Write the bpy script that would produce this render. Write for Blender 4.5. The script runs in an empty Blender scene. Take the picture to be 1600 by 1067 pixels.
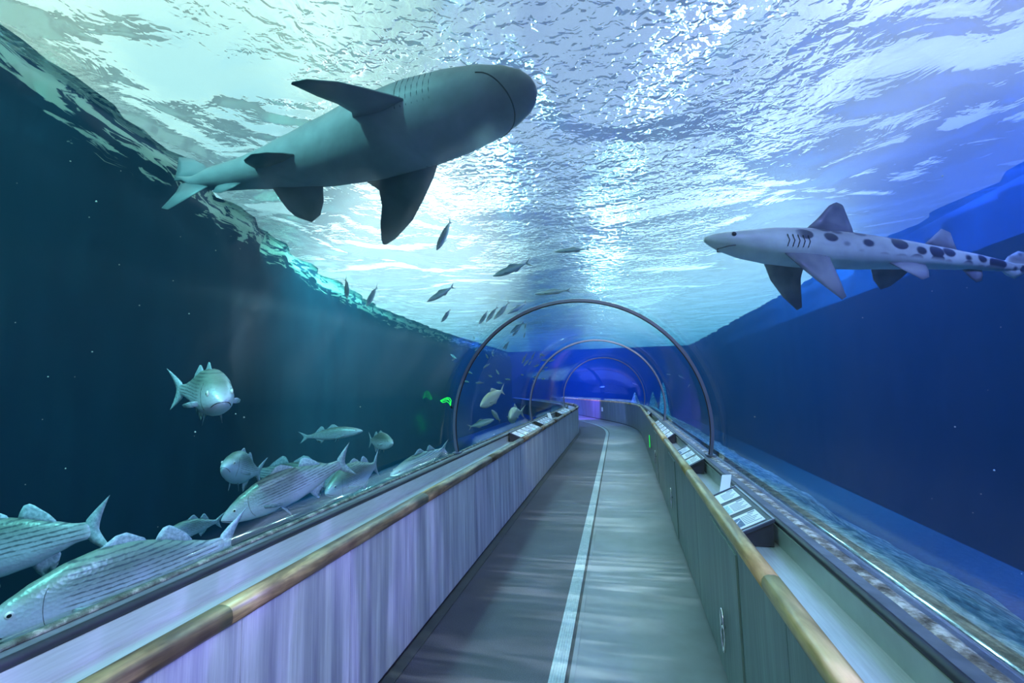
import bpy, bmesh, math, random
from mathutils import Vector, Matrix, noise
from mathutils.geometry import tessellate_polygon
random.seed(7)
sc = bpy.context.scene
COL = sc.collection

# ------------------------------------------------------------------ camera
CAM_R = Vector((0.97406766, 0.22512762, -0.02257747))
CAM_U = Vector((0.04403074, -0.09073325, 0.99490139))
CAM_F = Vector((-0.22193125, 0.97009537, 0.09829286))
EYE = Vector((0, 0, 1.75))
FPX = 711.0
cd = bpy.data.cameras.new('camera'); cam = bpy.data.objects.new('camera', cd); COL.objects.link(cam)
cd.sensor_width = 36; cd.lens = FPX * 36 / 1600; cd.clip_start = 0.02; cd.clip_end = 300
m = Matrix((CAM_R, CAM_U, -CAM_F)).transposed().to_4x4(); m.translation = EYE
cam.matrix_world = m
sc.camera = cam
sc.view_settings.view_transform = 'Standard'; sc.view_settings.look = 'None'
sc.view_settings.gamma = 1; sc.view_settings.use_curve_mapping = False
sc.view_settings.exposure = 0.12
cy = sc.cycles
cy.use_denoising = True; cy.use_adaptive_sampling = True; cy.adaptive_threshold = 0.03
cy.max_bounces = 10; cy.transparent_max_bounces = 24; cy.volume_bounces = 0
cy.transmission_bounces = 8; cy.glossy_bounces = 3; cy.diffuse_bounces = 2
cy.sample_clamp_indirect = 20; cy.caustics_reflective = False; cy.caustics_refractive = True

def at(px, py, d):
    """point seen at a pixel of the 1600x1067 frame, d metres in front of the lens"""
    return EYE + (CAM_F + CAM_R * ((px - 800) / FPX) - CAM_U * ((py - 533.5) / FPX)) * d

# ------------------------------------------------------------------ node helpers
def nmat(name):
    mt = bpy.data.materials.new(name); mt.use_nodes = True
    nt = mt.node_tree; nt.nodes.clear()
    return mt, nt
def N(nt, typ, **kw):
    n = nt.nodes.new(typ)
    for k, v in kw.items():
        if k.startswith('i_'):
            k2 = k[2:]
            key = int(k2) if k2.isdigit() else k2.replace('_', ' ')
            n.inputs[key].default_value = v
        else:
            setattr(n, k, v)
    return n
def L(nt, a, b): nt.links.new(a, b)
def ramp(nt, stops, fac=None, interp='LINEAR'):
    r = nt.nodes.new('ShaderNodeValToRGB'); r.color_ramp.interpolation = interp
    el = r.color_ramp.elements
    while len(el) < len(stops): el.new(0.5)
    for e, (p, c) in zip(el, stops):
        e.position = p; e.color = (c[0], c[1], c[2], 1) if len(c) == 3 else c
    if fac is not None: L(nt, fac, r.inputs[0])
    return r
def coords(nt, kind='Object', scale=(1, 1, 1), rot=(0, 0, 0)):
    tc = N(nt, 'ShaderNodeTexCoord'); mp = N(nt, 'ShaderNodeMapping')
    mp.inputs['Scale'].default_value = scale; mp.inputs['Rotation'].default_value = rot
    L(nt, tc.outputs[kind], mp.inputs[0]); return mp.outputs[0]
def noi(nt, vec, scale, detail=4, rough=0.55, dist=0.0):
    n = N(nt, 'ShaderNodeTexNoise'); n.inputs['Scale'].default_value = scale
    n.inputs['Detail'].default_value = detail; n.inputs['Roughness'].default_value = rough
    n.inputs['Distortion'].default_value = dist
    if vec is not None: L(nt, vec, n.inputs['Vector'])
    return n
def bsdf(nt, rough=0.5, metal=0.0, color=None, spec=0.5):
    b = N(nt, 'ShaderNodeBsdfPrincipled'); b.inputs['Roughness'].default_value = rough
    b.inputs['Metallic'].default_value = metal; b.inputs['Specular IOR Level'].default_value = spec
    if color is not None: b.inputs['Base Color'].default_value = (*color, 1)
    o = N(nt, 'ShaderNodeOutputMaterial'); L(nt, b.outputs[0], o.inputs[0]); return b
def simple(name, color, rough=0.5, metal=0.0, var=0.15, scale=8, bump=0.0, stretch=(1, 1, 1)):
    mt, nt = nmat(name); b = bsdf(nt, rough, metal)
    v = coords(nt, 'Object', stretch); n = noi(nt, v, scale)
    lo = tuple(c * (1 - var) for c in color); hi = tuple(min(1, c * (1 + var)) for c in color)
    r = ramp(nt, [(0.3, lo), (0.7, hi)], n.outputs[0]); L(nt, r.outputs[0], b.inputs['Base Color'])
    if bump:
        bp = N(nt, 'ShaderNodeBump'); bp.inputs['Strength'].default_value = bump; bp.inputs['Distance'].default_value = 0.01
        L(nt, n.outputs[0], bp.inputs['Height']); L(nt, bp.outputs[0], b.inputs['Normal'])
    return mt

# ------------------------------------------------------------------ world: pale hall daylight above the open tank
w = bpy.data.worlds.new('world'); sc.world = w; w.use_nodes = True
nt = w.node_tree; nt.nodes.clear()
v = coords(nt, 'Generated')
n1 = noi(nt, v, 3.2, 6, 0.6, 0.8)
r1 = ramp(nt, [(0.36, (0.13, 0.24, 0.27)), (0.45, (0.30, 0.46, 0.46)), (0.49, (0.52, 0.74, 0.70)), (0.70, (0.62, 0.84, 0.80))], n1.outputs[0])
cur = r1.outputs[0]
def skydir(px, py): return (CAM_F + CAM_R * ((px - 800) / FPX) - CAM_U * ((py - 533.5) / FPX)).normalized()
SKY = [  # pixel direction, half angle (deg), colour, amount : soft glows and dim patches painted into the backdrop
    ((1500, 180), 36, (0.66, 0.70, 1.40), 0.92), ((1250, 330), 20, (0.80, 0.90, 1.35), 0.8), ((1560, 20), 18, (0.80, 0.85, 1.35), 0.7),
    ((1590, 330), 14, (0.22, 0.30, 1.1), 0.85), ((640, 60), 9, (0.22, 0.32, 0.34), 0.45), ((1250, 110), 12, (0.70, 0.80, 1.05), 0.6),
    ((180, 20), 26, (0.72, 0.92, 0.74), 0.85), ((330, 200), 12, (0.26, 0.48, 0.54), 0.6), ((640, 420), 17, (2.3, 2.5, 2.5), 0.95),
    ((430, 290), 10, (0.32, 0.56, 0.62), 0.6), ((1090, 440), 18, (1.7, 2.1, 2.3), 0.9), ((950, 160), 25, (0.27, 0.33, 0.56), 0.85)]
for (pp, ang, col, amt) in SKY:
    d = skydir(*pp); vm = N(nt, 'ShaderNodeVectorMath', operation='DOT_PRODUCT'); vm.inputs[1].default_value = d
    L(nt, v, vm.inputs[0]); mr = N(nt, 'ShaderNodeMapRange', interpolation_type='SMOOTHERSTEP')
    mr.inputs[1].default_value = math.cos(math.radians(ang)); mr.inputs[2].default_value = 1.0; mr.inputs[3].default_value = 0; mr.inputs[4].default_value = amt
    L(nt, vm.outputs['Value'], mr.inputs[0]); mx = N(nt, 'ShaderNodeMix', data_type='RGBA')
    L(nt, mr.outputs[0], mx.inputs[0]); L(nt, cur, mx.inputs[6]); mx.inputs[7].default_value = (*col, 1); cur = mx.outputs[2]
bg = N(nt, 'ShaderNodeBackground'); bg.inputs[1].default_value = 1.65
L(nt, cur, bg.inputs[0]); wo = N(nt, 'ShaderNodeOutputWorld'); L(nt, bg.outputs[0], wo.inputs[0])

# ------------------------------------------------------------------ lights
def spot(name, loc, to, power, color, size=90, blend=0.8, radius=0.0, gobo=None, soft=0.0, shift=0.0):
    ld = bpy.data.lights.new(name, 'SPOT'); o = bpy.data.objects.new(name, ld); COL.objects.link(o)
    ld.energy = power; ld.color = color; ld.spot_size = math.radians(size); ld.spot_blend = blend; ld.shadow_soft_size = radius
    o.location = loc
    o.rotation_euler = (Vector(to) - Vector(loc)).to_track_quat('-Z', 'Y').to_euler()
    if gobo:
        ld.use_nodes = True; nt = ld.node_tree
        em = [n for n in nt.nodes if n.type == 'EMISSION'][0]
        tc = N(nt, 'ShaderNodeTexCoord'); mp = N(nt, 'ShaderNodeMapping'); mp.inputs['Scale'].default_value = gobo; mp.inputs['Location'].default_value = (shift, shift * 1.7, 0)
        L(nt, tc.outputs['Normal'], mp.inputs[0])
        nz = noi(nt, mp.outputs[0], 1.0, 2.5, 0.5, 0.8)
        r = ramp(nt, [(p_, (c_ + (1.0 - c_) * soft,) * 3) for p_, c_ in ((0.38, 0.10), (0.50, 0.5), (0.58, 1.8), (0.68, 4.0))], nz.outputs[0])
        L(nt, r.outputs[0], em.inputs['Color'])
    return o
def S_(s, off, z):   # rough corridor coordinates for the added spots beyond the bend
    th = 0.0 if s < 16.5 else min(0.384, 0.07 * (s - 16.5)); d = max(0, s - 16.5)
    x = -0.5 - (0.035 * d * d if d < 5.5 else 1.06 + 0.404 * (d - 5.5) * 0.93)
    return (x + off * math.cos(th), min(s, 16.5) + d * 0.95 + off * math.sin(th), z)
WHITE = (0.80, 1.0, 0.95); TEAL = (0.35, 1.0, 0.90); VIO = (0.34, 0.30, 1.0); BLUE = (0.12, 0.22, 1.0)
SURF = 5.0
# corridor light: unseen spots added inside the tunnel, in place of light from overhead
spot('corridor_fill', (-0.5, -3.4, 2.70), (-0.5, 4.2, 0), 270, (0.85, 1.0, 1.0), 52, 0.6, 0.0)
spot('corridor_fill', (-0.5, 5.6, 2.70), (-0.4, 11.0, 0), 200, (0.80, 1.0, 0.95), 80, 0.6, 0.0)
for i_, (y_, p_) in enumerate(((2.6, 160), (4.4, 160), (6.4, 160), (8.8, 180), (11.6, 200), (14.6, 220))):
    spot('floor_ripple_fill', (-0.42, y_, 2.70), (-0.42, y_ + 0.1, 0), p_, (0.82, 0.98, 1.0), 50, 1.0, 0.0, gobo=(2.2, 22 + 3 * i_, 1), shift=3.7 * i_)  # added gobo spots without fixtures, throwing caustic bands on the floor
spot('violet_fill', (0.85, 0.3, 2.0), (-1.45, 2.4, 0.45), 230, (0.40, 0.36, 1.0), 84, 0.7, 0.0, gobo=(17, 3, 1), soft=0.6)  # added unseen spot for the violet streaks on the left partition
spot('bass_fill', (0.2, 0.2, 2.5), (-2.7, 2.6, 0.8), 210, (0.55, 0.68, 1.0), 60, 0.9)  # unseen spot added to brighten the bass behind the left glass
spot('green_fill', (-1.6, 0.6, 2.3), (0.53, 3.0, 0.5), 30, (0.5, 1.0, 0.75), 80, 0.8)  # added unseen spot tinting the right partition green
spot('violet_fill', S_(23.0, -0.6, 2.4), S_(26.0, 1.1, 0.4), 1800, (0.20, 0.10, 1.0), 90, 0.6)  # this and the blue spot are added, unseen, for the glow at the bend
spot('blue_fill', S_(19.5, -0.8, 2.4), S_(22.0, 0.5, 0.0), 380, (0.20, 0.30, 1.0), 90, 0.6)
# hall lamps hung high above the open water, then added glint discs lower down (they shine down through the rippled surface)
def high(px, py, z):
    d = CAM_F + CAM_R * ((px - 800) / FPX) - CAM_U * ((py - 533.5) / FPX)
    return EYE + d * ((z - EYE.z) / d.z)
def hall(px, py, z, to, power, color, size, radius):
    return spot('hall_or_added_glint_lamp', high(px, py, z), to, power, color, size, 1.0, radius)
EYEZ = (0, 0.6, 1.75)
for (px, py, z_, pw_, rad_) in ((1180, 12, 12, 700, .09), (1120, 75, 12, 900, .10), (1060, 140, 12, 600, .08), (1025, 225, 12, 900, .10), (990, 300, 12, 900, .10), (970, 370, 12, 1200, .13), (952, 430, 12, 1600, .17), (944, 480, 12, 2200, .22),
                               (748, 235, 12, 2200, .11), (768, 290, 12, 3500, .13), (782, 330, 12, 2600, .12), (800, 375, 12, 2600, .13), (1215, 55, 12, 500, .07)):
    hall(px, py, z_, EYEZ, pw_, (1.0, 1.0, 0.9) if px > 900 else (0.9, 1.0, 1.0), 44, rad_ * 2.2)
rj = random.Random(3)
for k_ in range(14):  # small discs added low over the water to carry the glitter column on
    y_ = 385 + 12 * k_
    hall(950 - 0.04 * (y_ - 385) + rj.uniform(-16, 16) * (1 - k_ / 20), y_, 6.6, EYEZ, 160, (1.0, 1.0, 0.85), 50, 0.07 + 0.006 * k_)
spot('tank_lamp', (-3.6, -1.5, 7.0), (-4.0, 3.5, 0.5), 4500, TEAL, 80, 1.0)
spot('tank_lamp', (-3.0, 11.0, 8.5), (-8.5, 13, 3.6), 26000, TEAL, 90, 1.0)
spot('tank_lamp', (4.0, -1.0, 7.0), (4.0, 4, 0.5), 5000, VIO, 80, 1.0)
spot('tank_lamp', (0.5, 6.0, 9.0), (6.6, 7.0, 3.8), 55000, (0.09, 0.22, 1.0), 100, 1.0)
spot('tank_lamp', (1.0, 14.0, 9.0), (6.6, 18.0, 2.5), 40000, (0.05, 0.40, 0.9), 90, 1.0)
spot('tank_lamp', (-3.0, 24.0, 9.0), (-4.5, 36, 1), 160000, (0.09, 0.12, 1.0), 100, 1.0)

# ------------------------------------------------------------------ mesh helpers
def obj(name, bm, mat, parent=None, smooth=False, mats=None, recalc=True):
    me = bpy.data.meshes.new(name)
    if recalc: bmesh.ops.recalc_face_normals(bm, faces=bm.faces)
    bm.to_mesh(me); bm.free()
    for mm in (mats or [mat]): me.materials.append(mm)
    if smooth:
        for p in me.polygons: p.use_smooth = True
    o = bpy.data.objects.new(name, me); COL.objects.link(o)
    if parent is not None: o.parent = parent
    return o
def empty(name, loc=(0, 0, 0)):
    o = bpy.data.objects.new(name, None); COL.objects.link(o); o.location = loc; o.empty_display_size = 0.1; return o
def tag(o, label=None, cat=None, group=None, kind=None):
    if label: o['label'] = label
    if cat: o['category'] = cat
    if group: o['group'] = group
    if kind: o['kind'] = kind
    return o
def box(bm, x0, x1, y0, y1, z0, z1):
    vs = [bm.verts.new((x, y, z)) for z in (z0, z1) for y in (y0, y1) for x in (x0, x1)]
    for f in ((0, 1, 3, 2), (4, 6, 7, 5), (0, 4, 5, 1), (2, 3, 7, 6), (0, 2, 6, 4), (1, 5, 7, 3)):
        bm.faces.new([vs[i] for i in f])
    return vs
def rings(bm, rs, cap=True, closed=True):
    """rs: list of rings (lists of points) -> skin"""
    V = [[bm.verts.new(p) for p in r] for r in rs]
    n = len(V[0])
    for a, b in zip(V, V[1:]):
        for i in range(n if closed else n - 1):
            j = (i + 1) % n
            bm.faces.new((a[i], a[j], b[j], b[i]))
    if cap and closed:
        bm.faces.new(V[0][::-1]); bm.faces.new(V[-1])
    return V
def prism(bm, pts, h):
    lo = [bm.verts.new(p) for p in pts]; hi = [bm.verts.new(Vector(p) + Vector((0, 0, h))) for p in pts]
    n = len(lo)
    for i in range(n):
        j = (i + 1) % n; bm.faces.new((lo[i], lo[j], hi[j], hi[i]))
    for t in tessellate_polygon([[Vector(p) for p in pts]]):
        bm.faces.new([lo[i] for i in t]); bm.faces.new([hi[i] for i in reversed(t)])
def tube(bm, pts, r, n=8, cap=True):
    pts = [Vector(p) for p in pts]; rs = []
    for i, p in enumerate(pts):
        t = (pts[min(i + 1, len(pts) - 1)] - pts[max(i - 1, 0)]).normalized()
        a = t.cross(Vector((0, 0, 1)))
        if a.length < 0.05: a = t.cross(Vector((1, 0, 0)))
        a.normalize(); b = t.cross(a)
        rr = r[i] if isinstance(r, (list, tuple)) else r
        rs.append([p + (a * math.cos(q) + b * math.sin(q)) * rr for q in [2 * math.pi * k / n for k in range(n)]])
    rings(bm, rs, cap)

# ------------------------------------------------------------------ the corridor's path
BEND0, BENDK, BENDMAX = 16.5, 0.07, 0.384
def heading(s): return 0 if s < BEND0 else min(BENDMAX, BENDK * (s - BEND0))
_P = {0: Vector((-0.5, -5.0))}
def _center(s):
    if s <= BEND0: return Vector((-0.5, s))
    p = Vector((-0.5, BEND0)); t = BEND0
    while t < s - 1e-6:
        d = min(0.05, s - t); th = heading(t + d / 2)
        p = p + Vector((-math.sin(th), math.cos(th))) * d; t += d
    return p
def S(s, off, z):
    c = _center(s); th = heading(s)
    return Vector((c.x + off * math.cos(th), c.y + off * math.sin(th), z))
def SR(s, off, z): return S(s, off + 0.013 * max(0, min(s, 16.5)), z)   # the right partition opens slightly
def steps(s0, s1, d=1.0):
    out = [s0]
    while out[-1] < s1 - 1e-6:
        dd = d if out[-1] < 15.9 else min(d, 0.5)
        out.append(min(s1, out[-1] + dd))
    return out
def sweep(bm, prof, s0, s1, d=1.0, F=S, cap=True):
    return rings(bm, [[F(s, o, z) for o, z in prof] for s in steps(s0, s1, d)], cap)
S0, S1 = -4.0, 34.0
R_IN, CZ = 1.50, 1.27
SILL = 0.96

# ------------------------------------------------------------------ materials
M = {}
def mat_floor():
    mt, nt = nmat('dark_rubber_floor'); b = bsdf(nt, 0.55)
    v = coords(nt); n = noi(nt, v, 2.0, 5); g = noi(nt, v, 140, 2)
    r = ramp(nt, [(0.3, (0.024, 0.023, 0.036)), (0.7, (0.048, 0.047, 0.068))], n.outputs[0])
    r2 = ramp(nt, [(0.35, (0.6,) * 3), (0.68, (1.35,) * 3)], g.outputs[0])
    mx = N(nt, 'ShaderNodeMix', data_type='RGBA', blend_type='MULTIPLY'); mx.inputs[0].default_value = 1
    L(nt, r.outputs[0], mx.inputs[6]); L(nt, r2.outputs[0], mx.inputs[7]); L(nt, mx.outputs[2], b.inputs['Base Color'])
    return mt
M['rubber'] = mat_floor()
M['walk'] = simple('grey_walkway', (0.125, 0.145, 0.165), 0.45, 0, 0.18, 3)
M['strip'] = simple('ribbed_metal', (0.27, 0.33, 0.35), 0.42, 0.3, 0.15, 30)
M['joint'] = simple('joint', (0.03, 0.035, 0.04), 0.7)
def mat_panel(name, base, lo, hi, seed=0):
    mt, nt = nmat(name); b = bsdf(nt, 0.42, 0.0)
    v = coords(nt, 'Object', (1, 9.0, 0.55)); n = noi(nt, v, 1.3, 6, 0.62)
    v2 = coords(nt, 'Object', (1, 60.0, 1.2)); n2 = noi(nt, v2, 1.0, 3, 0.6)
    r = ramp(nt, [(0.28, lo), (0.5, base), (0.72, hi)], n.outputs[0])
    r2 = ramp(nt, [(0.3, (0.82,) * 3), (0.7, (1.12,) * 3)], n2.outputs[0])
    mx = N(nt, 'ShaderNodeMix', data_type='RGBA', blend_type='MULTIPLY'); mx.inputs[0].default_value = 1
    L(nt, r.outputs[0], mx.inputs[6]); L(nt, r2.outputs[0], mx.inputs[7]); L(nt, mx.outputs[2], b.inputs['Base Color'])
    return mt
M['panelL'] = mat_panel('streaked_grey_laminate', (0.38, 0.40, 0.47), (0.21, 0.22, 0.32), (0.64, 0.68, 0.72))
M['panelR'] = mat_panel('green_grey_laminate', (0.12, 0.175, 0.17), (0.09, 0.13, 0.13), (0.17, 0.24, 0.23))
def mat_wood():
    mt, nt = nmat('worn_handrail_wood'); b = bsdf(nt, 0.38)
    v = coords(nt, 'Object', (6, 0.8, 6)); n = noi(nt, v, 2.6, 6, 0.6, 0.4)
    v2 = coords(nt, 'Object', (2, 1.6, 2)); n2 = noi(nt, v2, 2.0, 4, 0.6)
    r = ramp(nt, [(0.3, (0.06, 0.04, 0.03)), (0.5, (0.20, 0.14, 0.09)), (0.7, (0.50, 0.37, 0.20))], n.outputs[0])
    r2 = ramp(nt, [(0.32, (0.30, 0.27, 0.28)), (0.62, (1.1, 1.1, 1.0))], n2.outputs[0])
    mx = N(nt, 'ShaderNodeMix', data_type='RGBA', blend_type='MULTIPLY'); mx.inputs[0].default_value = 1
    L(nt, r.outputs[0], mx.inputs[6]); L(nt, r2.outputs[0], mx.inputs[7]); L(nt, mx.outputs[2], b.inputs['Base Color'])
    bp = N(nt, 'ShaderNodeBump'); bp.inputs['Strength'].default_value = 0.35; bp.inputs['Distance'].default_value = 0.004
    L(nt, n.outputs[0], bp.inputs['Height']); L(nt, bp.outputs[0], b.inputs['Normal'])
    return mt
M['wood'] = mat_wood()
M['steel'] = simple('brushed_steel', (0.48, 0.52, 0.55), 0.32, 0.3, 0.1, 12, 0, (8, 0.5, 8))
M['steeldark'] = simple('trough_back', (0.30, 0.38, 0.37), 0.4, 0.2, 0.15, 5)
M['black'] = simple('black_rubber_seal', (0.02, 0.022, 0.035), 0.5)
M['ringgrey'] = simple('grey_ring_metal', (0.17, 0.19, 0.30), 0.35, 0.5, 0.1, 6)
M['sign_frame'] = simple('sign_frame', (0.03, 0.04, 0.07), 0.5)
M['sign_white'] = simple('sign_card', (0.80, 0.82, 0.95), 0.5, 0, 0.04, 5)
M['ink'] = simple('sign_ink', (0.12, 0.14, 0.22), 0.6)
M['pic'] = simple('sign_picture', (0.10, 0.16, 0.30), 0.6, 0, 0.5, 60)
M['picteal'] = simple('sign_picture_teal', (0.45, 0.68, 0.72), 0.6, 0, 0.3, 60)
M['chrome'] = simple('chrome', (0.8, 0.82, 0.84), 0.12, 1.0, 0.02)
def emis(name, col, s):
    mt, nt = nmat(name); e = N(nt, 'ShaderNodeEmission'); e.inputs[0].default_value = (*col, 1); e.inputs[1].default_value = s
    o = N(nt, 'ShaderNodeOutputMaterial'); L(nt, e.outputs[0], o.inputs[0]); return mt
M['green'] = emis('green_light', (0.02, 1.0, 0.12), 1.2)
def mat_crust(name, a, bcol, c):
    mt, nt = nmat(name); b = bsdf(nt, 0.8)
    v = coords(nt); n = noi(nt, v, 14, 8, 0.7); n2 = noi(nt, v, 2.5, 3)
    r = ramp(nt, [(0.36, a), (0.5, bcol), (0.62, c)], n.outputs[0]); L(nt, r.outputs[0], b.inputs['Base Color'])
    bp = N(nt, 'ShaderNodeBump'); bp.inputs['Strength'].default_value = 0.7; bp.inputs['Distance'].default_value = 0.02
    L(nt, n.outputs[0], bp.inputs['Height']); L(nt, bp.outputs[0], b.inputs['Normal'])
    return mt
M['crust'] = mat_crust('algae_crust', (0.05, 0.055, 0.045), (0.13, 0.16, 0.14), (0.42, 0.42, 0.38))
M['crustR'] = mat_crust('brown_white_crust', (0.09, 0.065, 0.05), (0.32, 0.27, 0.25), (0.80, 0.74, 0.74))
M['rock'] = mat_crust('tank_rock', (0.08, 0.18, 0.20), (0.18, 0.42, 0.46), (0.50, 0.75, 0.74))
M['sand'] = mat_crust('tank_sand', (0.02, 0.06, 0.09), (0.035, 0.09, 0.12), (0.06, 0.14, 0.17))
def mat_tankwall():
    mt, nt = nmat('painted_tank_wall'); b = bsdf(nt, 0.8)
    v = coords(nt, 'Object', (1, 1, 0.35)); n = noi(nt, v, 1.4, 5)
    r = ramp(nt, [(0.3, (0.006, 0.035, 0.12)), (0.7, (0.014, 0.070, 0.20))], n.outputs[0])
    L(nt, r.outputs[0], b.inputs['Base Color']); return mt
M['tank'] = mat_tankwall()
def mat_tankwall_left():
    # dark teal paint; pale wave reflections painted in a broken band under the waterline
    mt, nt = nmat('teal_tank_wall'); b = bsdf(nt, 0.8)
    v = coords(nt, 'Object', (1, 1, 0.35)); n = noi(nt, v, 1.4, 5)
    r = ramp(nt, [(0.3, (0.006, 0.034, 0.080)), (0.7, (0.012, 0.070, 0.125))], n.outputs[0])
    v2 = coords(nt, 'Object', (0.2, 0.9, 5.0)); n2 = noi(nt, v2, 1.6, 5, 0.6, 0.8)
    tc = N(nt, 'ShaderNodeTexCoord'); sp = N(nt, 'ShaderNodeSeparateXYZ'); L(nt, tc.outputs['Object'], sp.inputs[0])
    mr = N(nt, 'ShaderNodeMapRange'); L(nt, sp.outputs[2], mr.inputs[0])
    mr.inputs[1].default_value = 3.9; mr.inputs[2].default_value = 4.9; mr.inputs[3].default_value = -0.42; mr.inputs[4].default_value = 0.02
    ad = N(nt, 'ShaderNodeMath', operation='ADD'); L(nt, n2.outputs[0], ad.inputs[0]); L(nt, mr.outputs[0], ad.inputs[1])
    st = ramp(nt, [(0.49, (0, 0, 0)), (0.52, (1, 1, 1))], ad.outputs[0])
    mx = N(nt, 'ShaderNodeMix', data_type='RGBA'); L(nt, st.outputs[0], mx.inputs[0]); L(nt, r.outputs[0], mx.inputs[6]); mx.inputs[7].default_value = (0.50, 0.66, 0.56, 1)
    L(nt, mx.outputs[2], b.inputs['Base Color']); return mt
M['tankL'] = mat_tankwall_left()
def mat_acrylic(name, fac=0.04, tint=(0.93, 0.97, 0.98)):
    mt, nt = nmat(name)
    t = N(nt, 'ShaderNodeBsdfTransparent'); t.inputs[0].default_value = (*tint, 1)
    g = N(nt, 'ShaderNodeBsdfGlossy'); g.inputs['Roughness'].default_value = 0.08; g.inputs[0].default_value = (1, 1, 1, 1)
    lw = N(nt, 'ShaderNodeLayerWeight'); lw.inputs[0].default_value = 0.25
    mu = N(nt, 'ShaderNodeMath', operation='MULTIPLY'); mu.inputs[1].default_value = fac * 4; mu.use_clamp = True
    L(nt, lw.outputs['Fresnel'], mu.inputs[0])
    mx = N(nt, 'ShaderNodeMixShader'); L(nt, mu.outputs[0], mx.inputs[0]); L(nt, t.outputs[0], mx.inputs[1]); L(nt, g.outputs[0], mx.inputs[2])
    o = N(nt, 'ShaderNodeOutputMaterial'); L(nt, mx.outputs[0], o.inputs[0]); return mt
M['acrylic'] = mat_acrylic('clear_acrylic')
def mat_water():
    mt, nt = nmat('sea_water')
    ab = N(nt, 'ShaderNodeVolumeAbsorption'); ab.inputs['Color'].default_value = (0.10, 0.62, 0.78, 1); ab.inputs['Density'].default_value = 0.09
    sca = N(nt, 'ShaderNodeVolumeScatter'); sca.inputs['Color'].default_value = (0.16, 0.62, 1.0, 1); sca.inputs['Density'].default_value = 0.018
    sca.inputs['Anisotropy'].default_value = 0.2
    ad = N(nt, 'ShaderNodeAddShader'); L(nt, ab.outputs[0], ad.inputs[0]); L(nt, sca.outputs[0], ad.inputs[1])
    o = N(nt, 'ShaderNodeOutputMaterial'); L(nt, ad.outputs[0], o.inputs['Volume'])
    # rippled surface: the same water, seen from below
    m2, n2 = nmat('rippled_water_surface')
    g = N(n2, 'ShaderNodeBsdfGlass'); g.inputs['IOR'].default_value = 1.08; g.inputs['Roughness'].default_value = 0.0
    tc = N(n2, 'ShaderNodeTexCoord'); v = tc.outputs['Object']
    a = noi(n2, v, 0.45, 2, 0.5, 0.6); b_ = noi(n2, v, 1.7, 3, 0.5, 1.0); c_ = noi(n2, v, 7.0, 2, 0.5, 0.6)
    sx = N(n2, 'ShaderNodeSeparateXYZ'); L(n2, v, sx.inputs[0])
    mr = N(n2, 'ShaderNodeMapRange', interpolation_type='SMOOTHSTEP'); L(n2, sx.outputs[0], mr.inputs[0])
    mr.inputs[1].default_value = -4.5; mr.inputs[2].default_value = -1.5; mr.inputs[3].default_value = 0.10; mr.inputs[4].default_value = 1.0
    mr2 = N(n2, 'ShaderNodeMapRange', interpolation_type='SMOOTHSTEP'); L(n2, sx.outputs[0], mr2.inputs[0])
    mr2.inputs[1].default_value = 1.2; mr2.inputs[2].default_value = 3.2; mr2.inputs[3].default_value = 1.0; mr2.inputs[4].default_value = 0.06
    c0 = N(n2, 'ShaderNodeMath', operation='MULTIPLY'); L(n2, mr.outputs[0], c0.inputs[0]); L(n2, mr2.outputs[0], c0.inputs[1])
    cc = N(n2, 'ShaderNodeMath', operation='MULTIPLY'); L(n2, c_.outputs[0], cc.inputs[0]); L(n2, c0.outputs[0], cc.inputs[1])
    m1 = N(n2, 'ShaderNodeMath', operation='MULTIPLY_ADD'); m1.inputs[1].default_value = 0.075
    L(n2, b_.outputs[0], m1.inputs[0]); L(n2, a.outputs[0], m1.inputs[2])
    ma = N(n2, 'ShaderNodeMath', operation='MULTIPLY_ADD'); ma.inputs[1].default_value = 0.125
    L(n2, cc.outputs[0], ma.inputs[0]); L(n2, m1.outputs[0], ma.inputs[2])
    mr3 = N(n2, 'ShaderNodeMapRange', interpolation_type='SMOOTHSTEP'); L(n2, sx.outputs[0], mr3.inputs[0])
    mr3.inputs[1].default_value = 1.6; mr3.inputs[2].default_value = 4.5; mr3.inputs[3].default_value = 1.0; mr3.inputs[4].default_value = 0.35
    mm_ = N(n2, 'ShaderNodeMath', operation='MULTIPLY'); L(n2, ma.outputs[0], mm_.inputs[0]); L(n2, mr3.outputs[0], mm_.inputs[1])
    bp = N(n2, 'ShaderNodeBump'); bp.inputs['Strength'].default_value = 1.0; bp.inputs['Distance'].default_value = 0.9
    L(n2, mm_.outputs[0], bp.inputs['Height']); L(n2, bp.outputs[0], g.inputs['Normal'])
    o2 = N(n2, 'ShaderNodeOutputMaterial')
    tr = N(n2, 'ShaderNodeBsdfTransparent'); mxs = N(n2, 'ShaderNodeMixShader'); mxs.inputs[0].default_value = 0.50
    L(n2, tr.outputs[0], mxs.inputs[1]); L(n2, g.outputs[0], mxs.inputs[2]); L(n2, mxs.outputs[0], o2.inputs[0])
    ad2 = N(n2, 'ShaderNodeVolumeAbsorption'); ad2.inputs['Color'].default_value = ab.inputs['Color'].default_value; ad2.inputs['Density'].default_value = 0.09
    s2 = N(n2, 'ShaderNodeVolumeScatter'); s2.inputs['Color'].default_value = (0.16, 0.62, 1.0, 1); s2.inputs['Density'].default_value = 0.018; s2.inputs['Anisotropy'].default_value = 0.2
    a2 = N(n2, 'ShaderNodeAddShader'); L(n2, ad2.outputs[0], a2.inputs[0]); L(n2, s2.outputs[0], a2.inputs[1]); L(n2, a2.outputs[0], o2.inputs['Volume'])
    return mt, m2
M['water'], M['surface'] = mat_water()

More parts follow.
